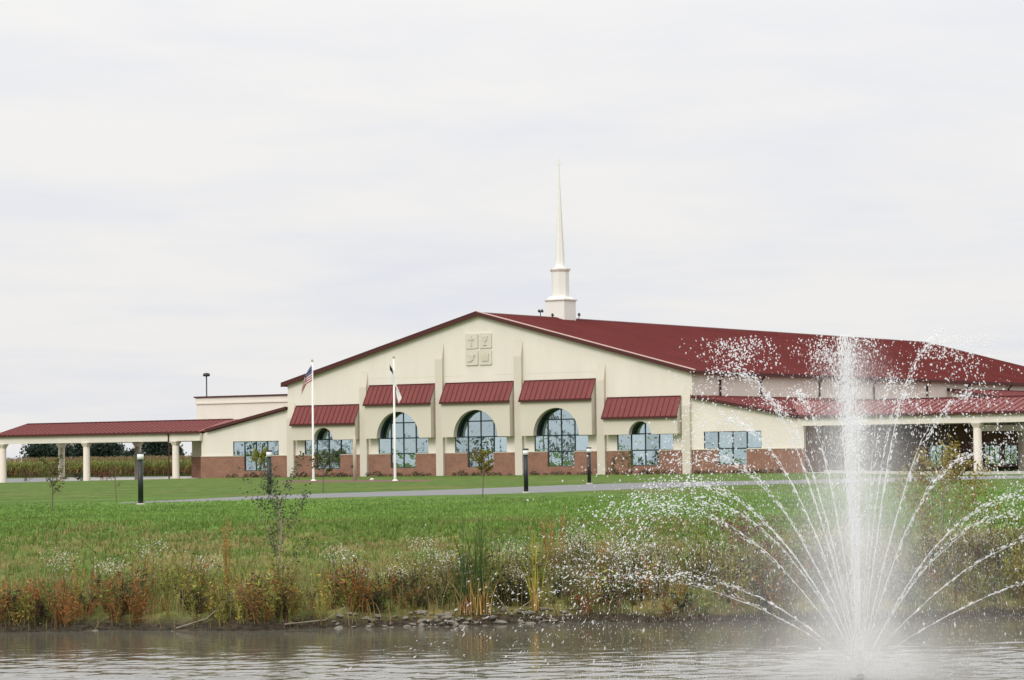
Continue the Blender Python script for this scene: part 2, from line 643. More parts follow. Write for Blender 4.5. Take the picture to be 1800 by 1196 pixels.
ribbon('drive', [(-15.9, 108.2), (-14.4, 109.0), (-10.2, 111.6), (-1.1, 120.5), (3.73, 128.9), (13, 141), (24.2, 152), (29, 152), (60, 130)],
       [(-16.0, 109.0), (-14.6, 112.5), (-11.2, 122.0), (-1.34, 143.5), (4.4, 150.8), (14, 162), (24, 171), (31, 168), (64, 142)], 'asphalt', 0.03)
ribbon('planting_bed', [(-17.6, 200.5), (-11.3, 190.5), (-5.9, 190.0)], [(-18.8, 222), (-11.5, 213), (-6.5, 207)], 'mulch', 0.03, 24)
p0, p1, p2, p3 = XY(-112, 6), XY(-36, 6), XY(-112, 75), XY(-36, 75)
ribbon('parking_lot', [p0, p1], [p2, p3], 'asphalt', 0.05, 40)
p0, p1, p2, p3 = XY(33.6, -1.6), XY(110, -1.6), XY(33.6, 10), XY(110, 10)
ribbon('canopy_drive', [p0, p1], [p2, p3], 'concrete', 0.04, 30)
p0, p1, p2, p3 = XY(-62, -1.2), XY(-33.4, -1.2), XY(-62, 10), XY(-33.4, 10)
ribbon('walkway', [p0, p1], [p2, p3], 'concrete', 0.045, 30)


def curb(u0_, u1_, v_, label, h=0.22, wd=0.5):
    m = MB()
    n = 8
    z = 0
    V, F = [], []
    for i in range(n + 1):
        uu = u0_ + (u1_ - u0_) * i / n
        for dv, dz in ((0, -0.1), (0, h), (wd, h), (wd, -0.1)):
            x, y = XY(uu, v_ + dv)
            V.append((x, y, float(ground(x, y)) + dz + 0.03))
    for i in range(n):
        for k in range(4):
            a = i * 4 + k
            b = i * 4 + (k + 1) % 4
            F.append((a, b, b + 4, a + 4))
    F += [(0, 1, 2, 3), (n * 4 + 3, n * 4 + 2, n * 4 + 1, n * 4)]
    m.add(V, F)
    return tag(m.build('curb', 'concrete'), label, 'curb', 'concrete curbs by the driveways')


curb(36, 96, -2.2, 'pale concrete curb on the lawn edge before the right hand carport')
curb(-76, -56.5, 26, 'pale concrete curb at the parking lot behind the carport end column')
curb(-66, -52.5, 33, 'pale concrete curb island behind the second carport column')
curb(-60, -47.5, 45, 'pale concrete curb strip in front of the corn near the middle carport column')

# ------------------------------------------------------------------ the church
church = empty('church', (OX, OY, 0), -YAW, 'large cream stucco church with brick base, five arched windows and red gable roof', 'church')
ZB = -0.35        # foot of the walls
EAVE, APEX, HALF = 8.72, 14.62, 22.3
SL = (APEX - EAVE) / HALF
BAYS = [(-17.45, 0), (-8.72, 1), (0.0, 1), (8.72, 1), (17.45, 0)]
PANE = 1.43
Z0, Z1, Z2, Z3 = 0.60, 1.95, 3.40, 4.84


def rects_wall(mb, u0_, u1_, z0_, z1_, holes, v0_, v1_):
    """grid of boxes between v0_ and v1_ leaving the holes open"""
    us = sorted({u0_, u1_, *[h[0] for h in holes], *[h[1] for h in holes]})
    zs = sorted({z0_, z1_, *[h[2] for h in holes], *[h[3] for h in holes]})
    us = [q for q in us if u0_ <= q <= u1_]
    zs = [q for q in zs if z0_ <= q <= z1_]
    for i in range(len(us) - 1):
        run = None
        for j in range(len(zs) - 1):
            a, b, c, d = us[i], us[i + 1], zs[j], zs[j + 1]
            um, zm = (a + b) / 2, (c + d) / 2
            solid = not any(h[0] < um < h[1] and h[2] < zm < h[3] for h in holes)
            if solid:
                run = (run[0], d) if run else (c, d)
            if (not solid or j == len(zs) - 2) and run:
                mb.box(a, b, v0_, v1_, run[0], run[1])
                run = None


# window openings of the facade
holes = []
for c, big in BAYS:
    holes.append((c - PANE, c + PANE, Z0, Z1))
    holes.append((c - 2 * PANE, c + 2 * PANE, Z1, Z2))
    hw = 2.5 if big else 1.2
    holes.append((c - hw, c + hw, Z2, 5.95 if big else 4.6))
WL = (-29.1, 0.47, 1.94, 3.36)
WR = (23.38, 0.62, 2.0, 3.49)
for (a, b, c, d) in (WL, WR):
    holes.append((a + 1.41, a + 1.41 * 3, b, c))
    holes.append((a, a + 1.41 * 4, c, d))

BZ = 1.90
mb = MB()
rects_wall(mb, -HALF, HALF, BZ, 6.2, holes, 0.0, 0.35)
mb.prism_xz([(-HALF, 6.2), (HALF, 6.2), (HALF, EAVE), (0, APEX), (-HALF, EAVE)], 0.0, 0.35)
mb.build('gable_wall', 'stucco', church)
mb = MB()
rects_wall(mb, -33.1, -HALF, BZ, 3.42, holes, 0.02, 0.35)
mb.prism_xz([(-33.1, 3.42), (-HALF, 3.42), (-HALF, 6.35), (-33.1, 4.15)], 0.02, 0.35)
mb.build('wing_wall', 'stucco', church)
mb = MB()
rects_wall(mb, HALF, 33.1, BZ, 3.6, holes, 0.02, 0.35)
mb.prism_xz([(HALF, 3.6), (33.1, 3.6), (33.1, 4.35), (HALF, 6.52)], 0.02, 0.35)
mb.build('wing_wall', 'stucco', church)
for (z_, hw_) in ((9.05, 21.0),):
    mb = MB()
    for (q0, q1) in ((-12.6, -4.9), (-3.9, -1.75), (1.65, 3.9), (4.9, 12.6)):
        mb.box(q0, q1, -0.006, -0.001, z_ - .012, z_ + .012)
    tag(mb.build('control_joint', 'stucco_tan', church), kind='stuff')
# brick base, one piece per bay, with the low windows cut out
edges = [-33.1, -22.25, -21.4, -13.52, -12.68, -4.8, -3.92, 3.92, 4.8, 12.68, 13.52, 21.4, 22.25, 33.1]
for k in range(0, len(edges), 2):
    mb = MB()
    a, b = edges[k], edges[k + 1]
    if k == 0:
        a, b = -33.14, -22.25
    if k == len(edges) - 2:
        a, b = 22.25, 33.14
    rects_wall(mb, a, b, ZB - 0.4 if k == 0 else ZB, BZ, holes, -0.06, 0.30)
    pb = mb.build('brick_base', 'brick', church)
    hh = [(h[0], h[1]) for h in holes if h[2] < BZ and a < h[0] < b]
    lo, hi = (hh[0][0], hh[0][1]) if hh else (0, 0)
    for (q0, q1) in ((a, lo), (hi, b)):
        MB().box(q0, q1, -0.10, 0.0, BZ, BZ + 0.07).build('sill_course', 'stucco_tan', pb)

# pilasters with sloped heads
for u_, top in ((-21.8, 7.0), (-13.1, 9.75), (-4.36, 12.15), (4.36, 12.15), (13.1, 9.75), (21.8, 7.3)):
    mb = MB()
    mb.prism_yz([(-0.34, ZB), (-0.34, top - 1.5), (0.0, top), (0.0, ZB)], u_ - 0.40, u_ + 0.40)
    mb.build('pilaster', 'stucco_box', church)

# bays: arched surround, awning, window
pane_me = {}


def pane(u0_, u1_, z0_, z1_, v_, parent):
    mb = MB()
    mb.box(u0_, u1_, v_, v_ + 0.03, z0_, z1_)
    o = mb.build('pane', 'glass', parent)
    return o


def window(cells, v_, nm='window'):
    """cells = list of (u0,u1,z0,z1); frame bars round every cell, a pane in each"""
    fr = MB()
    t = 0.055
    for (a, b, c, d) in cells:
        fr.box(a - t, a + t, v_ - 0.04, v_ + 0.05, c - t, d + t)
        fr.box(b - t, b + t, v_ - 0.041, v_ + 0.051, c - t, d + t)
        fr.box(a + t, b - t, v_ - 0.038, v_ + 0.048, c - t, c + t)
        fr.box(a + t, b - t, v_ - 0.039, v_ + 0.049, d - t, d + t)
    w_ = fr.build(nm, 'frame', church)
    for (a, b, c, d) in cells:
        p = pane(-(b - a) / 2 + t, (b - a) / 2 - t, -(d - c) / 2 + t, (d - c) / 2 - t, 0.0, w_)
        p.location = ((a + b) / 2, v_, (c + d) / 2)
        p.rotation_euler = (-abs(random.gauss(.008, .004)), 0, random.uniform(-.012, .012))
    return w_


PITCH_A = 7.56 / 14
for c, big in BAYS:
    hw = 3.78
    zb, zt, zr = (3.40, 6.66, 8.40) if big else (3.36, 4.93, 6.66)
    rad = 2.42 if big else 1.15
    cz = zb + (0.05 if big else 0.0)
    prof = [(c - hw, zb), (c - rad, zb)]
    if big:
        prof.append((c - rad, cz))
    for k in range(1, 24):
        a = math.pi * (1 - k / 24)
        prof.append((c + rad * math.cos(a), cz + rad * math.sin(a)))
    if big:
        prof.append((c + rad, cz))
    prof += [(c + rad, zb), (c + hw, zb), (c + hw, zt), (c - hw, zt)]
    mb = MB()
    mb.prism_xz(prof, -0.85, -0.002)
    mb.prism_yz([(-0.85, zt), (-0.85, zt + 0.03), (-0.01, zr - 0.06), (-0.01, zt)], c - hw, c + hw)
    sb = mb.build('bay_surround', 'stucco_box', church)
    ar = MB()
    K = 24
    V, F = [], []
    for k in range(K + 1):
        a = math.pi * (1 - k / K)
        for rr in (rad - .003, rad - .10):
            for v_ in (-.30, .06):
                V.append((c + rr * math.cos(a), v_, cz + rr * math.sin(a)))
    for k in range(K):
        i4 = k * 4
        for q0, q1 in ((0, 1), (1, 3), (3, 2), (2, 0)):
            F.append((i4 + q0, i4 + q1, i4 + 4 + q1, i4 + 4 + q0))
    ar.add(V, F)
    ar.build('arch_frame', 'frame', sb)
    # awning of standing seam pans
    aw = MB()
    aw.box(c - hw - 0.06, c + hw + 0.06, -1.12, -0.99, zt - 0.20, zt - 0.02)     # gutter
    aw.box(c - hw - 0.05, c + hw + 0.05, -0.99, -0.852, zt - 0.10, zt - 0.03)
    aw.box(c - hw - 0.03, c + hw + 0.03, -0.10, -0.003, zr - 0.02, zr + 0.05)    # head flashing
    ao = aw.build('awning', 'trim', church)
    n = 14
    rv, rz = 1.02, zr - zt + 0.02
    ln = math.hypot(rv, rz)
    for k in range(n):
        q = MB()
        a0 = c - hw + k * PITCH_A
        y0, y1 = -1.05, -0.03
        q.add([(a0 + .004, y0, zt), (a0 + PITCH_A - .004, y0, zt), (a0 + PITCH_A - .004, y1, zr), (a0 + .004, y1, zr),
               (a0 + .004, y0 + .03, zt - .04), (a0 + PITCH_A - .004, y0 + .03, zt - .04), (a0 + PITCH_A - .004, y1, zr - .05), (a0 + .004, y1, zr - .05)],
              [(0, 1, 2, 3), (7, 6, 5, 4), (0, 4, 5, 1), (1, 5, 6, 2), (2, 6, 7, 3), (3, 7, 4, 0)])
        h = 0.085
        for s0, s1 in ((a0 - .022, a0 + .022),) + (((a0 + PITCH_A - .022, a0 + PITCH_A + .022),) if k == n - 1 else ()):
            q.add([(s0, y0 - .01, zt - .01), (s1, y0 - .01, zt - .01), (s1, y1, zr), (s0, y1, zr),
                   (s0, y0 - h * .86, zt + h * .5), (s1, y0 - h * .86, zt + h * .5), (s1, y1 - h * .6, zr + h * .3), (s0, y1 - h * .6, zr + h * .3)],
                  [(4, 5, 6, 7), (0, 1, 5, 4), (1, 2, 6, 5), (3, 0, 4, 7), (2, 3, 7, 6)])
        q.build('panel', 'awning', ao)
    # glazing
    cells = []
    for k in (-1, 0):
        cells.append((c + k * PANE, c + (k + 1) * PANE, Z0, Z1))
    for k in (-2, -1, 0, 1):
        cells.append((c + k * PANE, c + (k + 1) * PANE, Z1, Z2))
    if big:
        for k in (-2, -1, 0, 1):
            cells.append((c + k * PANE, c + (k + 1) * PANE, Z2, Z3))
        for k in (-2, -1, 0, 1):
            cells.append((c + k * PANE, c + (k + 1) * PANE, Z3, 6.05))
    else:
        for k in (-1, 0):
            cells.append((c + k * PANE, c + (k + 1) * PANE, Z2, 4.66))
    window(cells, 0.12)
for (a, b, z1, z2) in (WL, WR):
    cells = [(a + k * 1.41, a + (k + 1) * 1.41, z1, z2) for k in range(4)]
    cells += [(a + k * 1.41, a + (k + 1) * 1.41, b, z1) for k in (1, 2)]
    window(cells, 0.10)

# emblem: four raised tiles
EC = (-0.05, 11.45)


def relief(kind, mb, x, z, v):
    if kind == 'cross':
        mb.box(x - .07, x + .07, v - .06, v, z - .48, z + .45)
        mb.box(x - .32, x - .07, v - .06, v, z + .10, z + .24)
        mb.box(x + .07, x + .32, v - .06, v, z + .10, z + .24)
    elif kind == 'cup':
        mb.prism_xz([(x - .28, z + .40), (x - .22, z + .05), (x - .06, z - .08), (x - .05, z - .30), (x - .22, z - .42), (x + .22, z - .42), (x + .05, z - .30), (x + .06, z - .08), (x + .22, z + .05), (x + .28, z + .40)], v - .06, v)
    elif kind == 'dove':
        mb.prism_xz([(x - .45, z - .35), (x - .10, z - .12), (x - .42, z + .38), (x + .02, z + .20), (x + .22, z + .36), (x + .42, z + .22), (x + .28, z + .10), (x + .20, z - .20), (x - .15, z - .38)], v - .06, v)
    else:
        mb.prism_xz([(x - .36, z - .34), (x + .36, z - .34), (x + .40, z + .34), (x + .18, z + .02), (x, z + .42), (x - .18, z + .02), (x - .40, z + .34)], v - .06, v)


for kx, kz, kind in ((-1, 1, 'cross'), (1, 1, 'cup'), (-1, -1, 'dove'), (1, -1, 'crown')):
    x, z = EC[0] + kx * 0.755, EC[1] + kz * 0.765
    mb = MB()
    r, w2 = 0.12, 0.69
    prof = []
    for sx, sz, a0 in ((1, 1, 0), (-1, 1, 90), (-1, -1, 180), (1, -1, 270)):
        for k in range(4):
            a = R(a0 + 30 * k)
            prof.append((x + sx * (w2 - r) + r * math.cos(a), z + sz * (w2 - r) + r * math.sin(a)))
    mb.prism_xz(prof, -0.11, -0.002)
    t = mb.build('emblem_tile', 'emblem', church)
    mb = MB()
    relief(kind, mb, x, z, -0.112)
    mb.build(kind + '_relief', 'stucco_tan', t)

# body behind the gable: clerestory side walls, rear wall
LEN = 98.6
mb = MB()
mb.box(HALF - 0.35, HALF, 0.352, LEN, ZB, EAVE)
mb.build('clerestory_wall', 'stucco', church)
mb = MB()
mb.box(-HALF, -HALF + 0.35, 0.352, LEN, ZB, EAVE)
mb.build('clerestory_wall', 'stucco', church)
mb = MB()
mb.prism_xz([(-HALF, ZB), (HALF, ZB), (HALF, EAVE), (0, APEX), (-HALF, EAVE)], LEN + 0.002, LEN + 0.35)
mb.build('rear_wall', 'stucco', church)

# main roof
OV = 0.45


def rz(u_):
    return APEX + 0.22 - SL * abs(u_)


rm = MB()
UE = HALF + OV
for s in (-1, 1):
    rm.prism_xz([(0, rz(0)), (s * UE, rz(UE)), (s * UE, rz(UE) - .14), (0, rz(0) - .14)][::(1 if s > 0 else -1)], -0.30, LEN + 0.6)
roof = rm.build('roof', 'roof', church)
sm = MB()
for k in range(1, 150):
    v_ = -0.30 + k * (LEN + 0.9) / 150
    sm.add([(0.15, v_ - .025, rz(0.15) - .002), (0.15, v_ + .025, rz(.15) - .002), (UE, v_ + .025, rz(UE) - .002), (UE, v_ - .025, rz(UE) - .002),
            (0.15, v_ - .02, rz(0.15) + .04), (0.15, v_ + .02, rz(.15) + .04), (UE, v_ + .02, rz(UE) + .04), (UE, v_ - .02, rz(UE) + .04)],
           [(4, 7, 6, 5), (0, 3, 7, 4), (1, 5, 6, 2), (3, 2, 6, 7)])
tag(sm.build('standing_seams', 'roof', roof), kind='stuff')
rc = MB()
rc.add([(-.35, -.31, rz(.35) + .02), (0, -.31, rz(0) + .05), (.35, -.31, rz(.35) + .02), (-.35, LEN + .6, rz(.35) + .02), (0, LEN + .6, rz(0) + .05), (.35, LEN + .6, rz(.35) + .02)],
       [(0, 1, 4, 3), (1, 2, 5, 4)])
rc.build('ridge_cap', 'trim', roof)
for s in (-1, 1):
    mb = MB()
    mb.prism_xz([(0, rz(0) + .05), (s * (UE + .05), rz(UE) + .05), (s * (UE + .05), rz(UE) - .30), (0, rz(0) - .30)][::(1 if s > 0 else -1)], -0.42, -0.302)
    mb.build('rake_trim', 'trim', church)
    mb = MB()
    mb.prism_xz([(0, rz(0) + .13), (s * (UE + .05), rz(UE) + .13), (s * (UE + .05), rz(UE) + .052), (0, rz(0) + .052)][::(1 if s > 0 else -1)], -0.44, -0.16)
    mb.build('rake_cap', 'cap_sheen' if s > 0 else 'trim', church)  # right cap carries the painted sky reflection, left keeps trim maroon
    mb = MB()
    mb.box(*sorted((s * (UE + .002), s * (UE + .16))), -0.30, LEN + .6, rz(UE) - .26, rz(UE) + .02)
    mb.build('gutter', 'trim', church)
    mb = MB()
    mb.prism_xz([(0, rz(0) + .03), (s * UE, rz(UE) + .03), (s * UE, rz(UE) - .3), (0, rz(0) - .3)][::(1 if s > 0 else -1)], LEN + .602, LEN + .7)
    mb.build('rake_trim', 'trim', church)
# downspouts on the clerestory
for v_ in (5.0, 12.8, 24.7, 36.7, 49.4, 59.7, 70.9, 84.0):
    mb = MB()
    mb.box(HALF + .02, HALF + .17, v_ - .07, v_ + .07, 6.3, 8.15)
    mb.add([(HALF + .02, v_ - .07, 8.15), (HALF + .17, v_ - .07, 8.15), (HALF + .17, v_ + .07, 8.15), (HALF + .02, v_ + .07, 8.15),
            (UE + .01, v_ - .07, rz(UE) - .24), (UE + .15, v_ - .07, rz(UE) - .24), (UE + .15, v_ + .07, rz(UE) - .24), (UE + .01, v_ + .07, rz(UE) - .24)],
           [(0, 1, 5, 4), (1, 2, 6, 5), (2, 3, 7, 6), (3, 0, 4, 7)])
    mb.build('downspout', 'trim', church)

# wings: lean-to roofs and side walls


def lean(sgn, v0_, v1_, zt, ze, u1_, nm='wing_roof'):
    rf = MB()
    ue = sgn * (u1_ + .35)
    ui = sgn * (HALF + .003)
    pr = [(ui, zt), (ue, ze), (ue, ze - .12), (ui, zt - .12)]
    rf.prism_xz(pr[::(1 if sgn > 0 else -1)], v0_ - .25, v1_)
    ro = rf.build(nm, 'roof', church)
    tr = MB()
    pr = [(ui, zt + .03), (ue, ze + .03), (ue, ze - .26), (ui, zt - .26)]
    tr.prism_xz(pr[::(1 if sgn > 0 else -1)], v0_ - .36, v0_ - .252)
    tr.build('rake_trim', 'trim', church)
    return ro


lean(-1, 0.0, 40.0, 6.62, 4.62, 32.0)
lean(1, 0.0, 54.6, 6.72, 4.80, 32.2)
lean(1, 54.9, LEN - .5, 8.02, 5.6, 36.0)
mb = MB()
mb.box(32.75, 33.10, 0.352, 54.6, BZ, 4.60)
mb.build('side_wall', 'brick', church)
mb = MB()
mb.box(32.76, 33.16, 0.31, 54.6, ZB - .3, BZ)
mb.build('brick_base', 'brick', church)
mb = MB()
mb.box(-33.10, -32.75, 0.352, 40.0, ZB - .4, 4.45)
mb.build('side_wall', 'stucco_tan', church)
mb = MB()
mb.prism_xz([(HALF, ZB), (36.0, ZB), (36.0, 5.5), (HALF, 7.9)], 54.9, 55.2)
mb.build('transept_wall', 'stucco', church)
mb = MB()
mb.box(35.7, 36.0, 55.2, LEN, ZB, 5.5)
mb.build('transept_wall', 'stucco', church)
# windows and doors of the side wall under the carport, set a little proud
for (v0_, v1_, z0_, z1_, n) in ((25.6, 29.8, 0.0, 2.1, 3), (38.4, 42.2, 0.1, 2.0, 3), (43.4, 46.6, 0.1, 2.0, 2)):
    fr = MB()
    u_ = 33.20
    st = (v1_ - v0_) / n
    for k in range(n + 1):
        fr.box(u_ - .05, u_ + .05, v0_ + k * st - .06, v0_ + k * st + .06, z0_, z1_)
    fr.box(u_ - .045, u_ + .045, v0_ + .06, v1_ - .06, z1_ - .06, z1_ + .06)
    fr.box(u_ - .045, u_ + .045, v0_ + .06, v1_ - .06, z0_ - .06, z0_ + .06)
    wd = fr.build('window', 'frame', church)
    for k in range(n):
        mb = MB()
        mb.box(u_ - .02, u_ + .02, v0_ + k * st + .06, v0_ + (k + 1) * st - .06, z0_ + .06, z1_ - .06)
        mb.build('pane', 'glass', wd)
# unseen flat slab added behind the right carport to darken the space below
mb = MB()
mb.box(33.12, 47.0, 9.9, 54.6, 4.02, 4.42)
mb.build('shade_slab', 'soffit', church)
# recessed entry wall at the left end
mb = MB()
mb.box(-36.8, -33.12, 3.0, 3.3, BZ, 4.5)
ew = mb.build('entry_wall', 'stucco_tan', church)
mb = MB()
mb.box(-36.82, -33.18, 2.94, 3.28, ZB - .5, BZ)
mb.build('brick_base', 'brick', church)

# low block behind the left wing
annex = empty('annex', (OX, OY, 0), -YAW, 'plain cream flat roofed block with a red parapet edge behind the left wing', 'building')
mb = MB()
mb.box(-50.3, -22.8, 20.0, 60.0, -1.2, 8.28)
mb.build('wall', 'stucco', annex)
mb = MB()
mb.box(-50.42, -22.75, 19.86, 60.1, 7.62, 7.80)
mb.box(-50.36, -22.78, 19.92, 60.05, 7.80, 8.29)
mb.build('cornice', 'stucco', annex)
mb = MB()
mb.box(-50.5, -22.7, 19.78, 60.2, 8.30, 8.45)
mb.build('coping', 'trim', annex)


# ------------------------------------------------------------------ carports
def seam_roof(parent, a, b, v0_, z0_, v1_, z1_, pitch, m):
    n = max(1, int(round(abs(b - a) / pitch)))
    st = (b - a) / n
    me0 = None
    dv, dz = v1_ - v0_, z1_ - z0_
    ln = math.hypot(dv, dz)
    nv, nz = -dz / ln * np.sign(dv), abs(dv) / ln
    h = 0.07
    for k in range(n):
        if me0 is None:
            q = MB()
            q.add([(0, v0_, z0_), (st - .004, v0_, z0_), (st - .004, v1_, z1_), (0, v1_, z1_), (0, v0_, z0_ - .05), (st - .004, v0_, z0_ - .05), (st - .004, v1_, z1_ - .05), (0, v1_, z1_ - .05)],
                  [(0, 1, 2, 3), (7, 6, 5, 4), (0, 4, 5, 1), (1, 5, 6, 2), (2, 6, 7, 3), (3, 7, 4, 0)])
            q.add([(-.022, v0_, z0_), (.022, v0_, z0_), (.022, v1_, z1_), (-.022, v1_, z1_),
                   (-.022, v0_ + nv * h, z0_ + nz * h), (.022, v0_ + nv * h, z0_ + nz * h), (.022, v1_ + nv * h, z1_ + nz * h), (-.022, v1_ + nv * h, z1_ + nz * h)],
                  [(4, 5, 6, 7), (0, 1, 5, 4), (1, 2, 6, 5), (3, 0, 4, 7), (2, 3, 7, 6)])
            o = q.build('panel', m, parent)
            me0 = o.data
        else:
            o = bpy.data.objects.new('panel', me0)
            COL.objects.link(o)
            o.parent = parent
        o.location = (a + k * st, 0, 0)


def carport(nm, label, a, b, roof_in, ze, zr, zbeam, cols_front, cols_back, gz, depth=9.2, roofmat='awning', downs=None, cross=None):
    """a = end at the wing, b = free end"""
    root = empty(nm, (OX, OY, 0), -YAW, label, 'carport', 'carports at the ends of the church')
    lo, hi = min(a, b), max(a, b)
    vm_ = depth / 2
    for (v0_, v1_) in ((-0.55, vm_), (depth + .55, vm_)):
        sl = MB()
        l2, h2 = min(roof_in, b), max(roof_in, b)
        if v0_ < 0:
            l2, h2 = lo, hi
        sl.add([(l2, v0_, ze - .08), (h2, v0_, ze - .08), (h2, v1_, zr - .08), (l2, v1_, zr - .08), (l2, v0_, ze - .16), (h2, v0_, ze - .16), (h2, v1_, zr - .16), (l2, v1_, zr - .16)],
               [(0, 1, 2, 3), (7, 6, 5, 4), (0, 4, 5, 1), (1, 5, 6, 2), (2, 6, 7, 3), (3, 7, 4, 0)])
        so = sl.build('roof_slope', roofmat, root)
        seam_roof(so, lo, hi, v0_, ze, v1_, zr, 0.62, roofmat)
        # valley wedge running on to the wing roof
        wd = MB()
        if v0_ < 0:
            wd.add([(a, v0_, ze), (a, v1_, zr), (roof_in, v1_, zr), (a, v0_, ze - .1), (a, v1_, zr - .1), (roof_in, v1_, zr - .1)],
                   [(0, 1, 2), (5, 4, 3), (0, 2, 5, 3)] if a < roof_in else [(2, 1, 0), (3, 4, 5), (3, 5, 2, 0)])
            wd.build('valley_panel', roofmat, so)
    mb = MB()
    mb.box(lo - (0.12 if b < a else 0), hi + (0.12 if b > a else 0), -0.72, -0.56, ze - .20, ze + .03)
    mb.build('gutter', 'trim', root)
    mb = MB()
    mb.box(lo, hi, vm_ - .2, vm_ + .2, zr - .02, zr + .07)
    mb.build('ridge_cap', 'trim', root)
    be = b + (0.12 if b > a else -0.12)
    mb = MB()
    mb.prism_yz([(-.6, ze + .03), (vm_, zr + .06), (depth + .6, ze + .03), (depth + .6, ze - .22), (vm_, zr - .22), (-.6, ze - .22)], *sorted((be - .06, be + .06)))
    mb.build('rake_trim', 'trim', root)
    mb = MB()
    mb.prism_yz([(-.45, ze - .10), (vm_, zr - .17), (depth + .45, ze - .10), (depth + .45, ze - .30), (-.45, ze - .30)], *sorted((b - .2 * np.sign(b - a), b - .4 * np.sign(b - a))))
    mb.build('gable_panel', 'stucco', root)
    # beams front and back, soffit
    g0, g1 = (lo, hi)
    mb = MB()
    mb.box(g0 + .05, g1 - .05, -0.42, -0.02, zbeam, ze - .165)
    mb.build('beam', 'stucco', root)
    mb = MB()
    mb.box(g0 + .05, g1 - .05, depth - .2, depth + .2, zbeam, ze - .165)
    mb.build('beam', 'stucco', root)
    mb = MB()
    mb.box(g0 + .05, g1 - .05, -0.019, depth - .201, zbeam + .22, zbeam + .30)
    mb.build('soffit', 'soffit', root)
    for v_, cs in ((-0.22, cols_front), (depth, cols_back)):
        for u_ in cs:
            x, y = XY(u_, v_)
            z0 = float(ground(x, y))
            c = MB().lathe([(.42, z0 - .1), (.42, z0 + .16), (.36, z0 + .2), (.335, zbeam - .45)], 20, u_, v_).build('column', 'stucco_box', root, True)
            MB().lathe([(.34, zbeam - .45), (.37, zbeam - .40), (.58, zbeam - .06), (.58, zbeam - .002)], 4, u_, v_, R(45)).build('capital', 'stucco_box', c)
    if downs:
        for u_ in downs:
            x, y = XY(u_, -.5)
            z0 = float(ground(x, y))
            mb = MB().tube([(u_, -.64, ze - .18), (u_, -.50, ze - .4), (u_, -.50, zbeam), (u_ + .25, -.72, zbeam - .4), (u_ + .25, -.72, z0)], .075, 6)
            mb.build('downspout', 'trim', root)
    if cross:
        for u_, v0_, v1_, z0_, z1_ in cross:
            mb = MB()
            mb.box(u_ - .2, u_ + .2, v0_, v1_, z0_, z1_)
            mb.build('cross_beam', 'stucco', root)
    return root


carport('carport', 'long cream columned carport with low red roof on the left, corn behind it', -32.9, -60.4, -30.6, 4.42, 5.62, 3.50,
        (-36.2, -47.95, -59.5), (-36.6, -49.3, -60.0), 0, downs=(-36.9,))
carport('carport', 'red roofed carport on the right behind the fountain spray, with dark space below', 33.0, 74.0, 29.6, 4.70, 6.0, 3.83,
        (49.05, 64.5), (49.05, 64.5), 0, cross=((49.05, 0.9, 8.9, 3.14, 3.66),))

# ------------------------------------------------------------------ steeple and roof fittings
SU, SV = -0.15, 14.5
stp = empty('steeple', (*XY(SU, SV), 14.3), -YAW, 'tall white church steeple with a thin octagonal spire and small cross', 'steeple')
b = lambda r, z0, z1: MB().box(-r, r, -r, r, z0, z1)
zo = 14.3
b(1.06, -0.6, 16.45 - zo).build('base_box', 'steeple', stp)
MB().box(-1.11, 1.11, -1.11, 1.11, 16.45 - zo, 16.52 - zo).box(-1.19, 1.19, -1.19, 1.19, 16.52 - zo, 16.64 - zo).build('cornice', 'steeple', stp)
MB().lathe([(1.36, 16.64 - zo), (1.12, 16.9 - zo)], 4, rot=R(45)).build('skirt', 'steeple', stp)
MB().lathe([(.86, 16.85 - zo), (.86, 19.3 - zo)], 8, rot=R(22.5)).build('belfry', 'steeple', stp)
MB().lathe([(.88, 19.3 - zo), (.96, 19.42 - zo), (1.02, 19.5 - zo), (1.02, 19.62 - zo), (.75, 19.66 - zo)], 8, rot=R(22.5)).build('cornice', 'steeple', stp)
MB().lathe([(.52, 19.66 - zo), (.48, 20.0 - zo), (.06, 29.2 - zo)], 8, rot=R(22.5)).build('spire', 'steeple', stp)
MB().box(-.045, .045, -.04, .04, 29.2 - zo, 30.3 - zo).box(-.34, -.045, -.04, .04, 29.74 - zo, 29.83 - zo).box(.045, .34, -.04, .04, 29.74 - zo, 29.83 - zo).build('cross', 'steeple', stp)

for u_, v_, lab, dbl in ((0.0, 10.6, 'small twin floodlight on the ridge left of the steeple', True), (0.2, 12.4, 'low dark floodlight on the ridge close to the steeple base', False),
                         (0.0, 17.6, 'dark round floodlight on the ridge right of the steeple', False)):
    x, y = XY(u_, v_)
    hgt = 0.5 if dbl else (0.18 if u_ else 0.42)
    fl = empty('floodlight', (x, y, rz(0.2) + .02), -YAW, lab, 'floodlight')
    MB().box(-.03, .03, -.03, .03, -.05, hgt).build('bracket', 'dark', fl)
    for q in ((-.16, .16) if dbl else (0,)):
        MB().lathe([(.07, -.10), (.17, .02), (.17, .08), (.05, .10)], 10).build('lamp_head', 'dark', fl).matrix_local = Matrix.Translation((q, 0, hgt + .05)) @ Matrix.Rotation(R(70), 4, 'Y')

# ------------------------------------------------------------------ flagpoles and flags


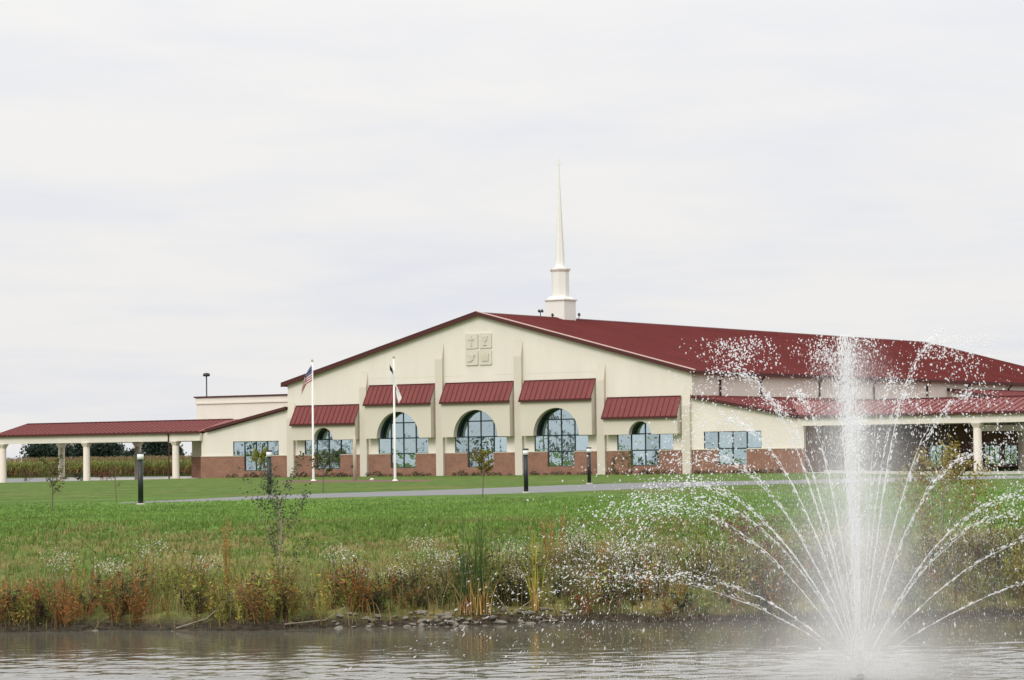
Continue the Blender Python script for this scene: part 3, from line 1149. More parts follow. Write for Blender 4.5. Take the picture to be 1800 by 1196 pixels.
def cloth(nm, label, cat, px_, py_, ztop, hoist, fly, colf, sgn, drop, amp, spread):
    NS, NT = 60, 26
    V, F, C = [], [], []
    for i in range(NS + 1):
        s = i / NS
        for j in range(NT + 1):
            t = j / NT
            fold = math.sin(s * 9 + t * 2.0) * amp * (0.25 + s)
            fold2 = math.cos(s * 13 + t * 3.5 + 1) * amp * 0.8 * (0.2 + s)
            x = sgn * (0.05 + spread * math.sin(min(1, s * 1.25) * math.pi * 0.62) * (0.55 + 0.45 * t)) + fold * 0.5
            y = fold2
            z = -t * hoist * (1 - 0.18 * s) - drop * s ** 0.9 + 0.05 * math.sin(s * 7)
            V.append((x, y, z))
    for i in range(NS):
        for j in range(NT):
            a = i * (NT + 1) + j
            F.append((a, a + 1, a + NT + 2, a + NT + 1))
            C.append(colf((i + .5) / NS, (j + .5) / NT))
    me_ = bpy.data.meshes.new(nm)
    me_.from_pydata(V, [], F)
    at = me_.attributes.new('Col', 'FLOAT_COLOR', 'CORNER')
    arr = np.ones((len(F), 4, 4), dtype=np.float32)
    arr[:, :, :3] = np.array(C)[:, None, :]
    at.data.foreach_set('color', arr.reshape(-1))
    me_.polygons.foreach_set('use_smooth', [True] * len(F))
    me_.materials.append(M_['cloth'])
    o = bpy.data.objects.new(nm, me_)
    COL.objects.link(o)
    o.location = (px_, py_, ztop)
    return tag(o, label, cat)


def us_col(s, t):
    if s < 0.40 and t < 7 / 13:
        fx, fy = (s / 0.40 * 6) % 1 - .5, (t * 13 / 7 * 5) % 1 - .5
        return (0.75, 0.75, 0.78) if fx * fx + fy * fy < 0.03 else (0.03, 0.035, 0.14)
    return (0.36, 0.018, 0.03) if int(t * 13) % 2 == 0 else (0.78, 0.76, 0.74)


def white_col(s, t):
    return (0.02, 0.02, 0.03) if (s < 0.18 and t < 0.36) else (0.80, 0.80, 0.78)


for (x, y, h, lab) in ((-15.72, 210.5, 9.6, 'white flagpole on the left carrying the striped national flag'), (-8.72, 197.0, 9.25, 'white flagpole by the second arch carrying a white flag')):
    z = float(ground(x, y))
    fp = empty('flagpole', (x, y, z), 0, lab, 'flagpole', 'flagpoles before the church')
    MB().lathe([(.10, -.1), (.10, .3), (.095, 1.0), (.06, h - .25)], 12).build('pole', 'white', fp, True)
    MB().lathe([(.001, h - .27), (.07, h - .24), (.10, h - .13), (.07, h - .02), (.001, h)], 12).build('ball', 'tan', fp, True)
    MB().lathe([(.22, -.05), (.22, .06), (.13, .12)], 12).build('collar', 'white', fp, True)
cloth('flag', 'limp red, white and blue starred and striped flag on the left flagpole', 'flag', -15.72, 210.4, 9.0, 1.25, 2.1, us_col, -1, 1.5, 0.12, 0.85)
cloth('flag', 'limp white flag with a dark corner on the second flagpole', 'flag', -9.06, 196.75, 8.5, 1.2, 2.0, white_col, 1, 2.0, 0.13, 0.78)
z = float(ground(-12.17, 205.5))
tp = empty('post', (-12.17, 205.5, z), 0, 'pale tan post with a small dark box between the two flagpoles', 'post')
MB().lathe([(.15, -.1), (.13, 3.3), (.05, 3.42)], 10).build('shaft', 'tan', tp, True)
MB().box(-.26, -.14, -.08, .08, 1.0, 1.22).build('box', 'dark', tp)

# ------------------------------------------------------------------ path lights
first = None
for (x, y, lab) in ((-14.55, 104.6, 'black bollard light nearest the carport, left end of the path'), (-11.2, 122.9, 'black bollard light on the path in front of the left wing window'),
                    (0.56, 124.3, 'black bollard light below the fourth arched window'), (4.22, 150.2, 'small black bollard light left of the fountain spray')):
    z = float(ground(x, y))
    if first is None:
        first = empty('bollard_light', (x, y, z), 0, lab, 'bollard light', 'bollard lights along the path')
        MB().lathe([(.19, -.1), (.19, .05), (.11, .07)], 20).build('footing', 'concrete', first)
        MB().lathe([(.105, -.1), (.105, 1.775)], 20).build('post', 'black', first, True)
        MB().lathe([(.13, 1.775), (.13, 2.0)], 20).build('lens', 'lens', first, True)
        MB().lathe([(.15, 2.0), (.155, 2.03), (.13, 2.06), (.02, 2.07)], 20).build('cap', 'black', first, True)
        o = first
    else:
        o = copy_tree(first)
        o.location = (x, y, z)
        tag(o, lab)

# tall parking lot light far behind the annex
x, y = -38.83, 340.0
pl = empty('parking_light', (x, y, -1.0), 0, 'tall thin dark pole with a flat round lamp head above the annex roof', 'light pole')
MB().lathe([(.12, 0), (.08, 13.1)], 10).build('pole', 'dark', pl, True)
MB().lathe([(.1, 13.1), (.42, 13.15), (.46, 13.3), (.40, 13.5), (.1, 13.58)], 14).build('lamp_head', 'dark', pl, True)
# ------------------------------------------------------------------ plants: triangle soups
def unit(v):
    return v / np.maximum(np.linalg.norm(v, axis=-1, keepdims=True), 1e-9)


def leaves(P, size, rng_, flat=0.4, aspect=0.5, dirs=None):
    """diamond leaves at points P: two triangles each"""
    n = len(P)
    d = rng_.normal(size=(n, 3))
    d[:, 2] *= flat
    if dirs is not None:
        d = dirs + 0.45 * d
    d = unit(d)
    s = unit(np.cross(d, rng_.normal(size=(n, 3))))
    size = np.broadcast_to(np.asarray(size, float), (n,))[:, None]
    a, b = P, P + d * size
    m = P + d * size * 0.45
    l, r = m + s * size * aspect * .5, m - s * size * aspect * .5
    return np.concatenate([np.stack([a, l, b], 1), np.stack([a, b, r], 1)])


def blades(P, h, wd, rng_, lean_=0.35, seg=2):
    """curved grass blades rooted at P; 2*seg-1 triangles each"""
    n = len(P)
    a = rng_.uniform(0, 2 * np.pi, n)
    d = np.stack([np.cos(a), np.sin(a), np.zeros(n)], -1)
    ln = np.abs(rng_.normal(0, lean_, n))[:, None]
    sd = np.stack([-np.sin(a + rng_.normal(0, .7, n)), np.cos(a), np.zeros(n)], -1)
    h = np.broadcast_to(np.asarray(h, float), (n,))[:, None]
    wd = np.broadcast_to(np.asarray(wd, float), (n,))[:, None]
    out = []
    pl, pr = P - sd * wd * .5, P + sd * wd * .5
    for k in range(1, seg + 1):
        t = k / seg
        c = P + d * h * ln * t * t
        c = c + np.array([0, 0, 1.0]) * h * t * (1 - 0.25 * ln * t)
        if k == seg:
            out.append(np.stack([pl, pr, c], 1))
        else:
            ww = wd * (1 - t * .6)
            ql, qr = c - sd * ww * .5, c + sd * ww * .5
            out.append(np.stack([pl, pr, qr], 1))
            out.append(np.stack([pl, qr, ql], 1))
            pl, pr = ql, qr
    return np.concatenate(out), 2 * seg - 1


def twig(A, B, r0_, r1_):
    """three sided tapered twigs from points A to B"""
    A, B = np.asarray(A, float), np.asarray(B, float)
    d = unit(B - A)
    ref = np.where(np.abs(d[:, 2:3]) > .9, np.array([[1., 0, 0]]), np.array([[0, 0, 1.]]))
    s = unit(np.cross(d, ref))
    t = np.cross(d, s)
    r0_ = np.broadcast_to(np.asarray(r0_, float), (len(A),))[:, None]
    r1_ = np.broadcast_to(np.asarray(r1_, float), (len(A),))[:, None]
    out = []
    ring = [(math.cos(q), math.sin(q)) for q in (0, 2.094, 4.189)]
    for k in range(3):
        (c0, s0), (c1, s1) = ring[k], ring[(k + 1) % 3]
        o0, o1 = s * c0 + t * s0, s * c1 + t * s1
        out.append(np.stack([A + o0 * r0_, A + o1 * r0_, B + o1 * r1_], 1))
        out.append(np.stack([A + o0 * r0_, B + o1 * r1_, B + o0 * r1_], 1))
    return np.concatenate(out)


def vcol(n, base, var, rng_, hue=0.12):
    c = np.array(base)[None, :] * (1 + rng_.normal(0, var, (n, 1)))
    c = c * (1 + rng_.normal(0, hue, (n, 3)))
    return np.clip(c, 0.004, 0.9)


def scatter(tmpls, pos, scale, tint, rng_):
    """instances of triangle templates joined into one soup"""
    Ts, Cs = [], []
    which = rng_.integers(0, len(tmpls), len(pos))
    for k, (T, C) in enumerate(tmpls):
        sel = np.where(which == k)[0]
        if not len(sel):
            continue
        a = rng_.uniform(0, 2 * np.pi, len(sel))
        ca, sa = np.cos(a), np.sin(a)
        q = T.reshape(-1, 3)
        x = q[None, :, 0] * ca[:, None] - q[None, :, 1] * sa[:, None]
        y = q[None, :, 0] * sa[:, None] + q[None, :, 1] * ca[:, None]
        z = np.broadcast_to(q[None, :, 2], x.shape)
        lx, ly = rng_.normal(0, .10, len(sel)), rng_.normal(0, .10, len(sel))
        G = np.stack([x + z * lx[:, None], y + z * ly[:, None], z], -1) * scale[sel][:, None, None] + pos[sel][:, None, :]
        Ts.append(G.reshape(-1, 3, 3))
        Cs.append(np.clip(C[None] * tint[sel][:, None, :], .004, .9).reshape(-1, 3))
    return np.concatenate(Ts), np.concatenate(Cs)


def weed(h, nb, nl, leafc, stemc, rg, ls=0.07, head=None, hs=0.03, nh=0, narrow=0.30):
    T, C = [], []
    A, B, pts, dirs, tips = [], [], [], [], []
    for _ in range(nb):
        a = rg.uniform(0, 2 * np.pi)
        sp = rg.uniform(0.05, narrow)
        hh = h * rg.uniform(.6, 1.0)
        p0 = np.array([rg.normal(0, .03), rg.normal(0, .03), 0])
        p1 = p0 + np.array([math.cos(a) * sp * .4, math.sin(a) * sp * .4, hh * .5])
        p2 = p0 + np.array([math.cos(a) * sp, math.sin(a) * sp, hh])
        A += [p0, p1]
        B += [p1, p2]
        tips.append(p2)
        for _ in range(nl):
            t = rg.uniform(.12, 1)
            p = p0 + (p1 - p0) * t * 2 if t < .5 else p1 + (p2 - p1) * (t - .5) * 2
            pts.append(p + rg.normal(0, .015, 3))
            dirs.append([math.cos(a + rg.normal(0, 1.5)), math.sin(a + rg.normal(0, 1.5)), .5])
    tw = twig(A, B, .006, .003)
    T.append(tw)
    C.append(vcol(len(tw), stemc, .15, rg))
    if pts:
        lv = leaves(np.array(pts), rg.uniform(.6, 1.25, len(pts)) * ls, rg, dirs=np.array(dirs), aspect=.34)
        T.append(lv)
        C.append(vcol(len(lv), leafc, .38, rg))
    if head is not None:
        hp = []
        for t in tips:
            hp.append(t + rg.normal(0, 1, (nh, 3)) * np.array([.075, .075, .06]) - np.array([0, 0, .03]))
        hp = np.concatenate(hp)
        lv = leaves(hp, rg.uniform(.7, 1.3, len(hp)) * hs, rg, flat=.8, aspect=.9)
        T.append(lv)
        C.append(vcol(len(lv), head, .10, rg, .03))
    return np.concatenate(T), np.concatenate(C)


def gz(x, y):
    return ground(x, y)


def bank_pts(n, x0, x1, d0, d1, pw=1.0):
    x = rng.uniform(x0, x1, n)
    y = shore(x) + d0 + (d1 - d0) * rng.uniform(0, 1, n) ** pw
    return np.stack([x, y, gz(x, y) - .02], -1)


# short lawn turf close enough to be told from plain soil
def turf(name, n, y0, y1, h0, h1, cols, wd):
    y = y0 + (y1 - y0) * rng.uniform(0, 1, n) ** 1.3
    x = rng.uniform(-1, 1, n) * (y * .27 + 7)
    keep = y > crest(x) - 4 + rng.normal(0, 1.5, n)
    keep &= rng.uniform(0, 1, n) < 1 - ss(y, 90, 112) * .8
    x, y = x[keep], y[keep]
    n = len(x)
    cl = .55 * np.sin(x * .45 + 1.5 * np.sin(y * .21)) * np.sin(y * .30 - x * .12) + np.sin(x * 1.3 + np.sin(y * .7) * 2) * np.sin(y * .55 + x * .3) + rng.normal(0, .5, n)
    P = np.stack([x, y, gz(x, y) - .01], -1)
    P = np.repeat(P, 3, 0) + np.concatenate([rng.normal(0, .04, (n * 3, 2)), np.zeros((n * 3, 1))], 1)
    h = rng.uniform(h0, h1, n * 3) * np.repeat(1 + .22 * np.clip(cl, -1, 1.5), 3)
    T, k = blades(P, h, wd, rng, .55, 1)
    c = np.where(np.repeat(cl, 3)[:, None] > .15, np.array([cols[0]]), np.array([cols[1]])) * (1 + rng.normal(0, .16, (n * 3, 1)))
    o = tri_mesh(name, T, 'grass', np.clip(np.tile(c, (k, 1)), .005, .6), kind='stuff')
    return o


turf('lawn_grass', 80000, 64, 112, .05, .11, ((0.190, 0.300, 0.065), (0.135, 0.220, 0.046)), .05)

# rough unmown grass on the upper bank
P = bank_pts(36000, -26, 26, 2.5, 18.0)
P = P[P[:, 1] < crest(P[:, 0]) + 3]
patch = .35 + np.sin(P[:, 0] * .9 + 1.7 * np.sin(P[:, 1] * .8)) * np.sin(P[:, 1] * 1.1 - P[:, 0] * .35) + rng.normal(0, .35, len(P))
T, k = blades(np.repeat(P, 2, 0) + np.concatenate([rng.normal(0, .06, (len(P) * 2, 2)), np.zeros((len(P) * 2, 1))], 1), rng.uniform(.10, .26, len(P) * 2), .026, rng, .7, 2)
c = np.where(np.repeat(patch, 2)[:, None] > .1, np.array([[0.135, 0.210, 0.042]]), np.array([[0.255, 0.215, 0.085]])) * (1 + rng.normal(0, .2, (len(P) * 2, 1)))
tri_mesh('bank_grass', T, 'grass', np.clip(np.tile(c, (k, 1)), .005, .6), kind='stuff')

# long sedges and dead stalks hanging over the water line
P = bank_pts(8000, -26, 26, 0.12, 5.0, 1.3)
T, k = blades(P, rng.uniform(.25, .75, len(P)), rng.uniform(.010, .022, len(P)), rng, .6, 3)
q = rng.uniform(0, 1, len(P))[:, None]
c = np.where(q < .45, np.array([[0.26, 0.19, 0.085]]), np.where(q < .8, np.array([[0.14, 0.145, 0.032]]), np.array([[0.16, 0.075, 0.03]]))) * (1 + rng.normal(0, .2, (len(P), 1)))
tri_mesh('bank_sedge', T, 'grass', np.clip(np.tile(c, (k, 1)), .005, .6), kind='stuff')

P = bank_pts(1500, -26, 26, 0.4, 4.6, 1.0)
T, k = blades(P, rng.uniform(.7, 1.15, len(P)), .011, rng, .22, 3)
c = np.where(rng.uniform(0, 1, (len(P), 1)) < .6, np.array([[0.33, 0.26, 0.14]]), np.array([[0.20, 0.19, 0.05]])) * (1 + rng.normal(0, .2, (len(P), 1)))
tri_mesh('dry_stalks', T, 'grass', np.clip(np.tile(c, (k, 1)), .005, .6), kind='stuff')

# weeds of the bank
rg = np.random.default_rng(5)
olive = [weed(rg.uniform(.5, .85), 6, 16, (0.235, 0.235, 0.048), (0.24, 0.19, 0.07), rg, .075, narrow=.34) for _ in range(7)]
green = [weed(rg.uniform(.4, .7), 6, 16, (0.140, 0.205, 0.038), (0.18, 0.16, 0.055), rg, .075, narrow=.34) for _ in range(6)]
rusty = [weed(rg.uniform(.4, .72), 6, 16, (0.30, 0.135, 0.036), (0.22, 0.12, 0.05), rg, .065, narrow=.32) for _ in range(7)]
brown = [weed(rg.uniform(.45, .8), 6, 12, (0.175, 0.130, 0.080), (0.20, 0.15, 0.10), rg, .055) for _ in range(6)]
dark = [weed(rg.uniform(.35, .6), 6, 16, (0.040, 0.046, 0.018), (0.07, 0.05, 0.03), rg, .08, narrow=.36) for _ in range(5)]
yellow = [weed(rg.uniform(.45, .85), 6, 14, (0.36, 0.29, 0.045), (0.26, 0.21, 0.07), rg, .065, narrow=.30) for _ in range(6)]
aster = [weed(rg.uniform(.55, .85), 6, 7, (0.185, 0.185, 0.075), (0.19, 0.16, 0.08), rg, .05, (0.66, 0.64, 0.54), .024, 10) for _ in range(6)]


def field(x, d, ph):
    """soft patchiness, so that kinds grow in drifts"""
    return np.clip(.5 + .5 * np.sin(x * .83 + ph + 1.3 * np.sin(x * .37 + ph * 2)) + .25 * np.sin(x * 2.1 + ph * 3 + d), 0, 1)


def weed_mass(name, tm, n, prob, d0=.34, d1=6.4, pw=1.15, s0=.65, s1=1.25):
    P = bank_pts(n, -26, 26, d0, d1, pw)
    d = P[:, 1] - shore(P[:, 0])
    top = 2.7 + 2.2 * ss(P[:, 0], -4.5, -1) + .7 * np.sin(P[:, 0] * .7 + 1) + .5 * np.sin(P[:, 0] * 2.3)
    k = (rng.uniform(0, 1, n) < prob(P[:, 0], d)) & (d < top + rng.normal(0, .5, n))
    k &= ~((np.abs(P[:, 0] + .82) < .36) & (d < 1.1)) & ~((np.abs(P[:, 0] - .43) < .14) & (d < .9))
    k &= ~((P[:, 0] > -3.9) & (P[:, 0] < 1.2) & (d < .80))
    mound = np.clip(.5 + .42 * np.sin(P[:, 0] * 1.75 + 1.1 * np.sin(d * 1.3)) * np.sin(d * 1.6 + P[:, 0] * .6 + .8) + .33 * np.sin(P[:, 0] * 3.9 + d * 1.7), 0, 1)
    k &= rng.uniform(0, 1, n) < .30 + .85 * mound
    P, d, mound = P[k], d[k], mound[k]
    sc = rng.uniform(s0, s1, len(P)) * (1 - .4 * ss(d, 2.5, 6.0)) * (.62 + .75 * mound)
    tint = 1 + rng.normal(0, .27, (len(P), 1)) * np.ones((1, 3)) + rng.normal(0, .06, (len(P), 3))
    T, C = scatter(tm, P, sc, tint, rng)
    tri_mesh(name, T, 'leaf', C, kind='stuff')


edge = lambda x: np.where(np.abs(x) < 13, 1.0, .45)
weed_mass('olive_weeds', olive, 2800, lambda x, d: edge(x) * (.2 + .8 * field(x, d, .4)) * (1 - .5 * ss(x, -1.5, 3)))
weed_mass('green_weeds', green, 2200, lambda x, d: edge(x) * (.15 + .75 * field(x, d, 2.2)) * (.5 + .5 * ss(d, 1, 3)))
weed_mass('rust_weeds', rusty, 4200, lambda x, d: edge(x) * np.clip(.9 * np.exp(-((x + 8.2) / 3.6) ** 2) + .30 * np.exp(-((x - 3) / 2.2) ** 2) + .7 * np.exp(-((x + 3.0) / .7) ** 2) + .10, 0, 1) * (1 - .95 * ss(d, 1.0, 2.8)) * (.35 + .65 * field(x, d, 4.)), pw=1.5)
weed_mass('brown_weeds', brown, 1600, lambda x, d: edge(x) * (.12 + .88 * ss(x, -3, 2)))
weed_mass('dark_weeds', dark, 3200, lambda x, d: edge(x) * (.10 + .90 * np.exp(-((x + 1.1) / 1.5) ** 2)) * (1 - .8 * ss(d, 1.2, 3.0)), d1=3.4)
weed_mass('yellow_weeds', yellow, 1600, lambda x, d: edge(x) * (.10 + .9 * field(x, d, 5.3) ** 3) * (1 - .6 * ss(x, -1, 2)), pw=1.4)
weed_mass('white_asters', aster, 1400, lambda x, d: edge(x) * (.08 + .80 * ss(x, -5.0, -2.0)) * ss(d, .9, 2.3), pw=.9)

# bigger plants that stand out one by one
for k, (x, d, h, lab) in enumerate((
        (-9.8, 3.2, .95, 'bushy white flowered aster furthest left on the bank'), (-8.7, 3.0, .75, 'low white flowered aster right of the furthest left one'),
        (-8.0, 4.0, 1.0, 'tall white flowered aster beside an orange weed on the left bank'), (-6.7, 3.5, .8, 'white aster at the foot of the tall orange weed'),
        (-3.9, 4.2, .85, 'white aster clump right of the leafy sapling'), (-2.0, 3.8, 1.0, 'white aster with long stems left of the cattails'),
        (-1.5, 2.6, .95, 'dense white aster against the left of the cattails'), (-.15, 3.4, 1.0, 'pale fluffy aster right of the tall cattails'),
        (1.3, 3.0, 1.15, 'tall white aster right of the yellow reed'), (2.2, 2.2, .95, 'white aster near the left edge of the fountain spray'))):
    rg = np.random.default_rng(100 + k)
    y = float(shore(x)) + d
    T1, C1 = weed(h, 10, 6, (0.16, 0.165, 0.06), (0.15, 0.12, 0.06), rg, .05, narrow=.38)
    root = empty('aster_plant', (x, y, float(gz(x, y)) - .02), 0, lab, 'wildflower', 'white asters on the bank')
    tri_mesh('foliage', T1, 'leaf', C1, root)
    hp = rg.normal(0, 1, (190, 3)) * np.array([.24, .24, .13]) * h + np.array([0, 0, h * .86])
    lv = leaves(hp, rg.uniform(.02, .04, len(hp)), rg, flat=.8, aspect=.9)
    tri_mesh('blossoms', lv, 'leaf', vcol(len(lv), (0.66, 0.64, 0.54), .08, rg, .03), root)

for k, (x, d, h, colr, nb, lab) in enumerate((
        (-6.15, 3.0, 1.85, (0.50, 0.25, 0.03), 9, 'tallest orange weed on the bank, left of the leafy sapling'),
        (-8.15, 3.3, 1.1, (0.50, 0.33, 0.035), 6, 'yellow orange weed standing by the tall white aster'),
        (-9.1, 1.2, 1.35, (0.42, 0.34, 0.05), 6, 'slim yellow green weed near the left water edge'),
        (-2.9, 1.3, .6, (0.60, 0.26, 0.02), 6, 'small bright orange weed low on the bank, left of the stones'),
        (.75, 3.4, 1.6, (0.40, 0.19, 0.05), 8, 'rust brown weed just right of the yellow reed'),
        (1.0, 4.2, 1.5, (0.42, 0.20, 0.05), 7, 'slender rust weed behind the yellow reed'),
        (1.9, 3.0, 1.1, (0.46, 0.22, 0.045), 8, 'orange brown weed at the left border of the spray'),
        (-1.3, 4.0, 1.2, (0.36, 0.24, 0.035), 3, 'thin yellow weed left behind the cattails'))):
    rg = np.random.default_rng(200 + k)
    y = float(shore(x)) + d
    T1, C1 = weed(h, nb + 2, 30, colr, (0.30, 0.19, 0.07), rg, .052, narrow=.20 + .26 * (k % 2) + .1 * (k == 4))
    o = tri_mesh('orange_weed', T1, 'leaf', C1)
    o.location = (x, y, float(gz(x, y)) - .02)
    tag(o, lab, 'weed', 'orange weeds on the bank')

for k, (x, d, h, n, cg, lab) in enumerate(((-.80, .62, 2.45, 70, (0.060, 0.115, 0.024), 'tall green cattail clump with tan dead leaves at its foot'),
                                           (-1.10, .66, 1.5, 20, (0.04, 0.09, 0.026), 'short dark green cattails just left of the tall clump'),
                                           (.43, .62, 1.95, 16, (0.36, 0.32, 0.045), 'slim yellow reed right of the cattail clump'))):
    rg = np.random.default_rng(300 + k)
    y = float(shore(x)) + d
    root = empty('cattail_clump', (x, y, float(gz(x, y)) - .03), 0, lab, 'cattails', 'reeds at the water edge')
    P = np.concatenate([rg.normal(0, .15 if k == 0 else .075, (n, 2)), np.zeros((n, 1))], 1)
    T, kk = blades(P, rg.uniform(.45, 1.0, n) * h, rg.uniform(.016, .028, n), rg, .22, 4)
    tri_mesh('leaves', T, 'leaf', np.tile(vcol(n, cg, .2, rg), (kk, 1)), root)
    n2 = 50 if k == 0 else 9
    P = np.concatenate([rg.normal(0, .13 if k == 0 else .05, (n2, 2)), np.zeros((n2, 1))], 1)
    T, kk = blades(P - np.array([0, .12, 0]), rg.uniform(.4, .95, n2), .030, rg, .30, 3)
    tri_mesh('dead_leaves', T, 'leaf', np.tile(vcol(n2, (0.58, 0.36, 0.14), .2, rg), (kk, 1)), root)


# ------------------------------------------------------------------ trees and shrubs
def woody(name, loc, h, crown_r, nbr, nleaf, lsize, lc, label, cat, group=None, seed=0, trunk_r=.03, zlow=.35, bark='bark', up_=1.0, lean_=0.0, spread=1.0):
    rg = np.random.default_rng(seed)
    root = empty(name, loc, 0, label, cat, group)
    A, B, r0_, r1_, pts = [], [], [], [], []
    top = np.array([lean_ * h, 0, h * .93])
    mid = np.array([lean_ * h * .4 + rg.normal(0, .02) * h, rg.normal(0, .02) * h, h * .5])
    seg = [np.array([0, 0, -.08]), mid, top]
    for a, b, q0, q1 in ((seg[0], seg[1], trunk_r, trunk_r * .65), (seg[1], seg[2], trunk_r * .65, trunk_r * .2)):
        A.append(a), B.append(b), r0_.append(q0), r1_.append(q1)
    for k in range(nbr):
        t = zlow + (1 - zlow) * (k + .5) / nbr * .93
        p = seg[0] + (mid - seg[0]) * t * 2 if t < .5 else mid + (top - mid) * (t - .5) * 2
        a = k * 2.4 + rg.normal(0, .4)
        ln = crown_r * spread * (1.15 - .75 * abs((t - zlow) / (1 - zlow) - .25)) * rg.uniform(.75, 1.15)
        e = p + np.array([math.cos(a), math.sin(a), .75 * up_ * rg.uniform(.6, 1.3)]) * ln
        m2 = p + (e - p) * .5 + np.array([0, 0, -.05 * ln])
        A += [p, m2]
        B += [m2, e]
        r0_ += [trunk_r * .5, trunk_r * .34]
        r1_ += [trunk_r * .34, trunk_r * .14]
        nl = max(3, nleaf // nbr)
        tt = rg.uniform(.25, 1.08, nl) ** .8
        pts.append(p + (e - p) * tt[:, None] + rg.normal(0, .11, (nl, 3)) * ln)
    tri_mesh('trunk', twig(A, B, r0_, r1_), M_[bark], None, root)
    pts = np.concatenate(pts)
    lv = leaves(pts, rg.uniform(.65, 1.3, len(pts)) * lsize, rg, flat=.8, aspect=.6)
    tri_mesh('crown', lv, 'leaf', vcol(len(lv), lc, .2, rg, .08), root)
    return root


def gl(x, y):
    return (x, y, float(ground(x, y)))


woody('leafy_sapling', (-5.0, float(shore(-5.0)) + 2.2, float(gz(-5.0, float(shore(-5.0)) + 2.2))), 2.6, .62, 16, 1300, .054, (0.050, 0.085, 0.030),
      'wispy dark leaved sapling rising from the bank left of centre', 'sapling', seed=3, trunk_r=.02, zlow=.22, bark='twig', up_=2.3)
woody('yellow_shrub', (9.2, float(shore(9.2)) + 2.4, float(gz(9.2, float(shore(9.2)) + 2.4))), 2.7, 1.0, 24, 3000, .075, (0.26, 0.205, 0.035),
      'tall yellowing shrub on the bank behind the right side of the spray', 'shrub', seed=4, trunk_r=.022, zlow=.08, bark='twig', up_=1.5)
woody('rust_shrub', (5.0, float(shore(5)) + 2.0, float(gz(5.0, float(shore(5)) + 2))), 1.3, .75, 16, 1200, .065, (0.19, 0.095, 0.06),
      'reddish brown shrub on the bank behind the left jets', 'shrub', seed=14, trunk_r=.018, zlow=.08, bark='twig', up_=1.2)
TG = 'young trees on the lawn'
woody('young_tree', gl(-16.59, 96.44), 1.85, .58, 11, 420, .10, (0.125, 0.12, 0.035), 'sparse young tree alone on the lawn at far left', 'young tree', TG, 21, .032, .3)
woody('young_tree', gl(-16.85, 113.8), 1.6, .24, 7, 90, .08, (0.14, 0.10, 0.05), 'thin bare sapling left of the nearest bollard light', 'young tree', TG, 22, .022, .35)
woody('young_tree', gl(-9.22, 129.6), 2.0, .50, 12, 900, .10, (0.085, 0.10, 0.03), 'dark olive young tree between the two flagpoles', 'young tree', TG, 23, .032, .42)
woody('young_tree', gl(-1.31, 111.3), 1.95, .42, 12, 1000, .095, (0.20, 0.165, 0.03), 'olive yellow young tree before the middle arched window', 'young tree', TG, 24, .028, .5)
woody('young_tree', gl(*XY(-20.9, -6)), 2.7, .85, 14, 900, .19, (0.24, 0.25, 0.04), 'yellow green young tree beside the leftmost pilaster', 'young tree', TG, 25, .05, .3)
woody('young_tree', gl(*XY(15.5, -2.2)), 1.6, .24, 14, 260, .11, (0.05, 0.11, 0.03), 'slim dark green conifer left of the fifth window', 'young tree', TG, 26, .03, .05)
woody('young_tree', gl(*XY(17.2, -2.6)), 2.0, .75, 12, 420, .14, (0.075, 0.13, 0.045), 'bushy green young tree covering the fifth window', 'young tree', TG, 27, .04, .15)
for (x, y, h, c, lab) in ((-44.4, 290, 1.0, (0.20, 0.075, 0.035), 'low reddish shrub beside the second carport column'), (-47.4, 292, .9, (0.03, 0.05, 0.022), 'low dark green shrub between carport columns'),
                          (-53.2, 292, 1.2, (0.11, 0.07, 0.03), 'brownish shrub near the end column of the left carport'), (-50.5, 300, .8, (0.10, 0.12, 0.03), 'small green shrub on the parking island')):
    woody('shrub', gl(x, y), h, h * .7, 10, 260, .16, c, lab, 'shrub', 'shrubs behind the left carport', int(-x * 10), .03, .05)

# low foundation shrubs: one built, the rest copied
rg = np.random.default_rng(8)
proto = []
for k in range(3):
    P = unit(rg.normal(size=(90, 3))) * rg.uniform(.5, 1, (90, 1)) * np.array([.55, .32, .26]) + np.array([0, 0, .2])
    lv = leaves(P, rg.uniform(.08, .15, 90), rg, flat=.8, aspect=.7)
    o = tri_mesh('foundation_shrub', lv, 'leaf', vcol(len(lv), (0.035, 0.05, 0.022), .25, rg))
    tag(o, 'low dark shrub in the row along the foot of the brick wall', 'shrub', 'foundation shrubs along the church')
    proto.append(o)
i = 0
WHERE = ['left wing window', 'leftmost small arched window', 'second arched window', 'middle arched window', 'fourth arched window', 'rightmost small arched window', 'right wing window']
for bay_, (a, b) in enumerate(((-29.5, -22.6), (-21.0, -13.8), (-12.4, -5.0), (-3.7, 3.7), (5.0, 12.4), (13.8, 21.0), (22.6, 31.5))):
    n = int((b - a) / .72)
    for k in range(n):
        if rg.uniform() < .07:
            continue
        u_ = a + (k + .5) * (b - a) / n + rg.normal(0, .12)
        x, y = XY(u_, -.75 + rg.normal(0, .1))
        o = proto[i] if i < 3 else proto[i % 3].copy()
        if i >= 3:
            COL.objects.link(o)
        tag(o, 'low dark shrub at the foot of the brick wall under the ' + WHERE[bay_])
        o.location = (x, y, float(ground(x, y)) - .03)
        s = rg.uniform(.6, 1.15)
        o.scale = (s, s, s * rg.uniform(.7, 1.2))
        o.rotation_euler = (0, 0, rg.uniform(0, 6))
        i += 1


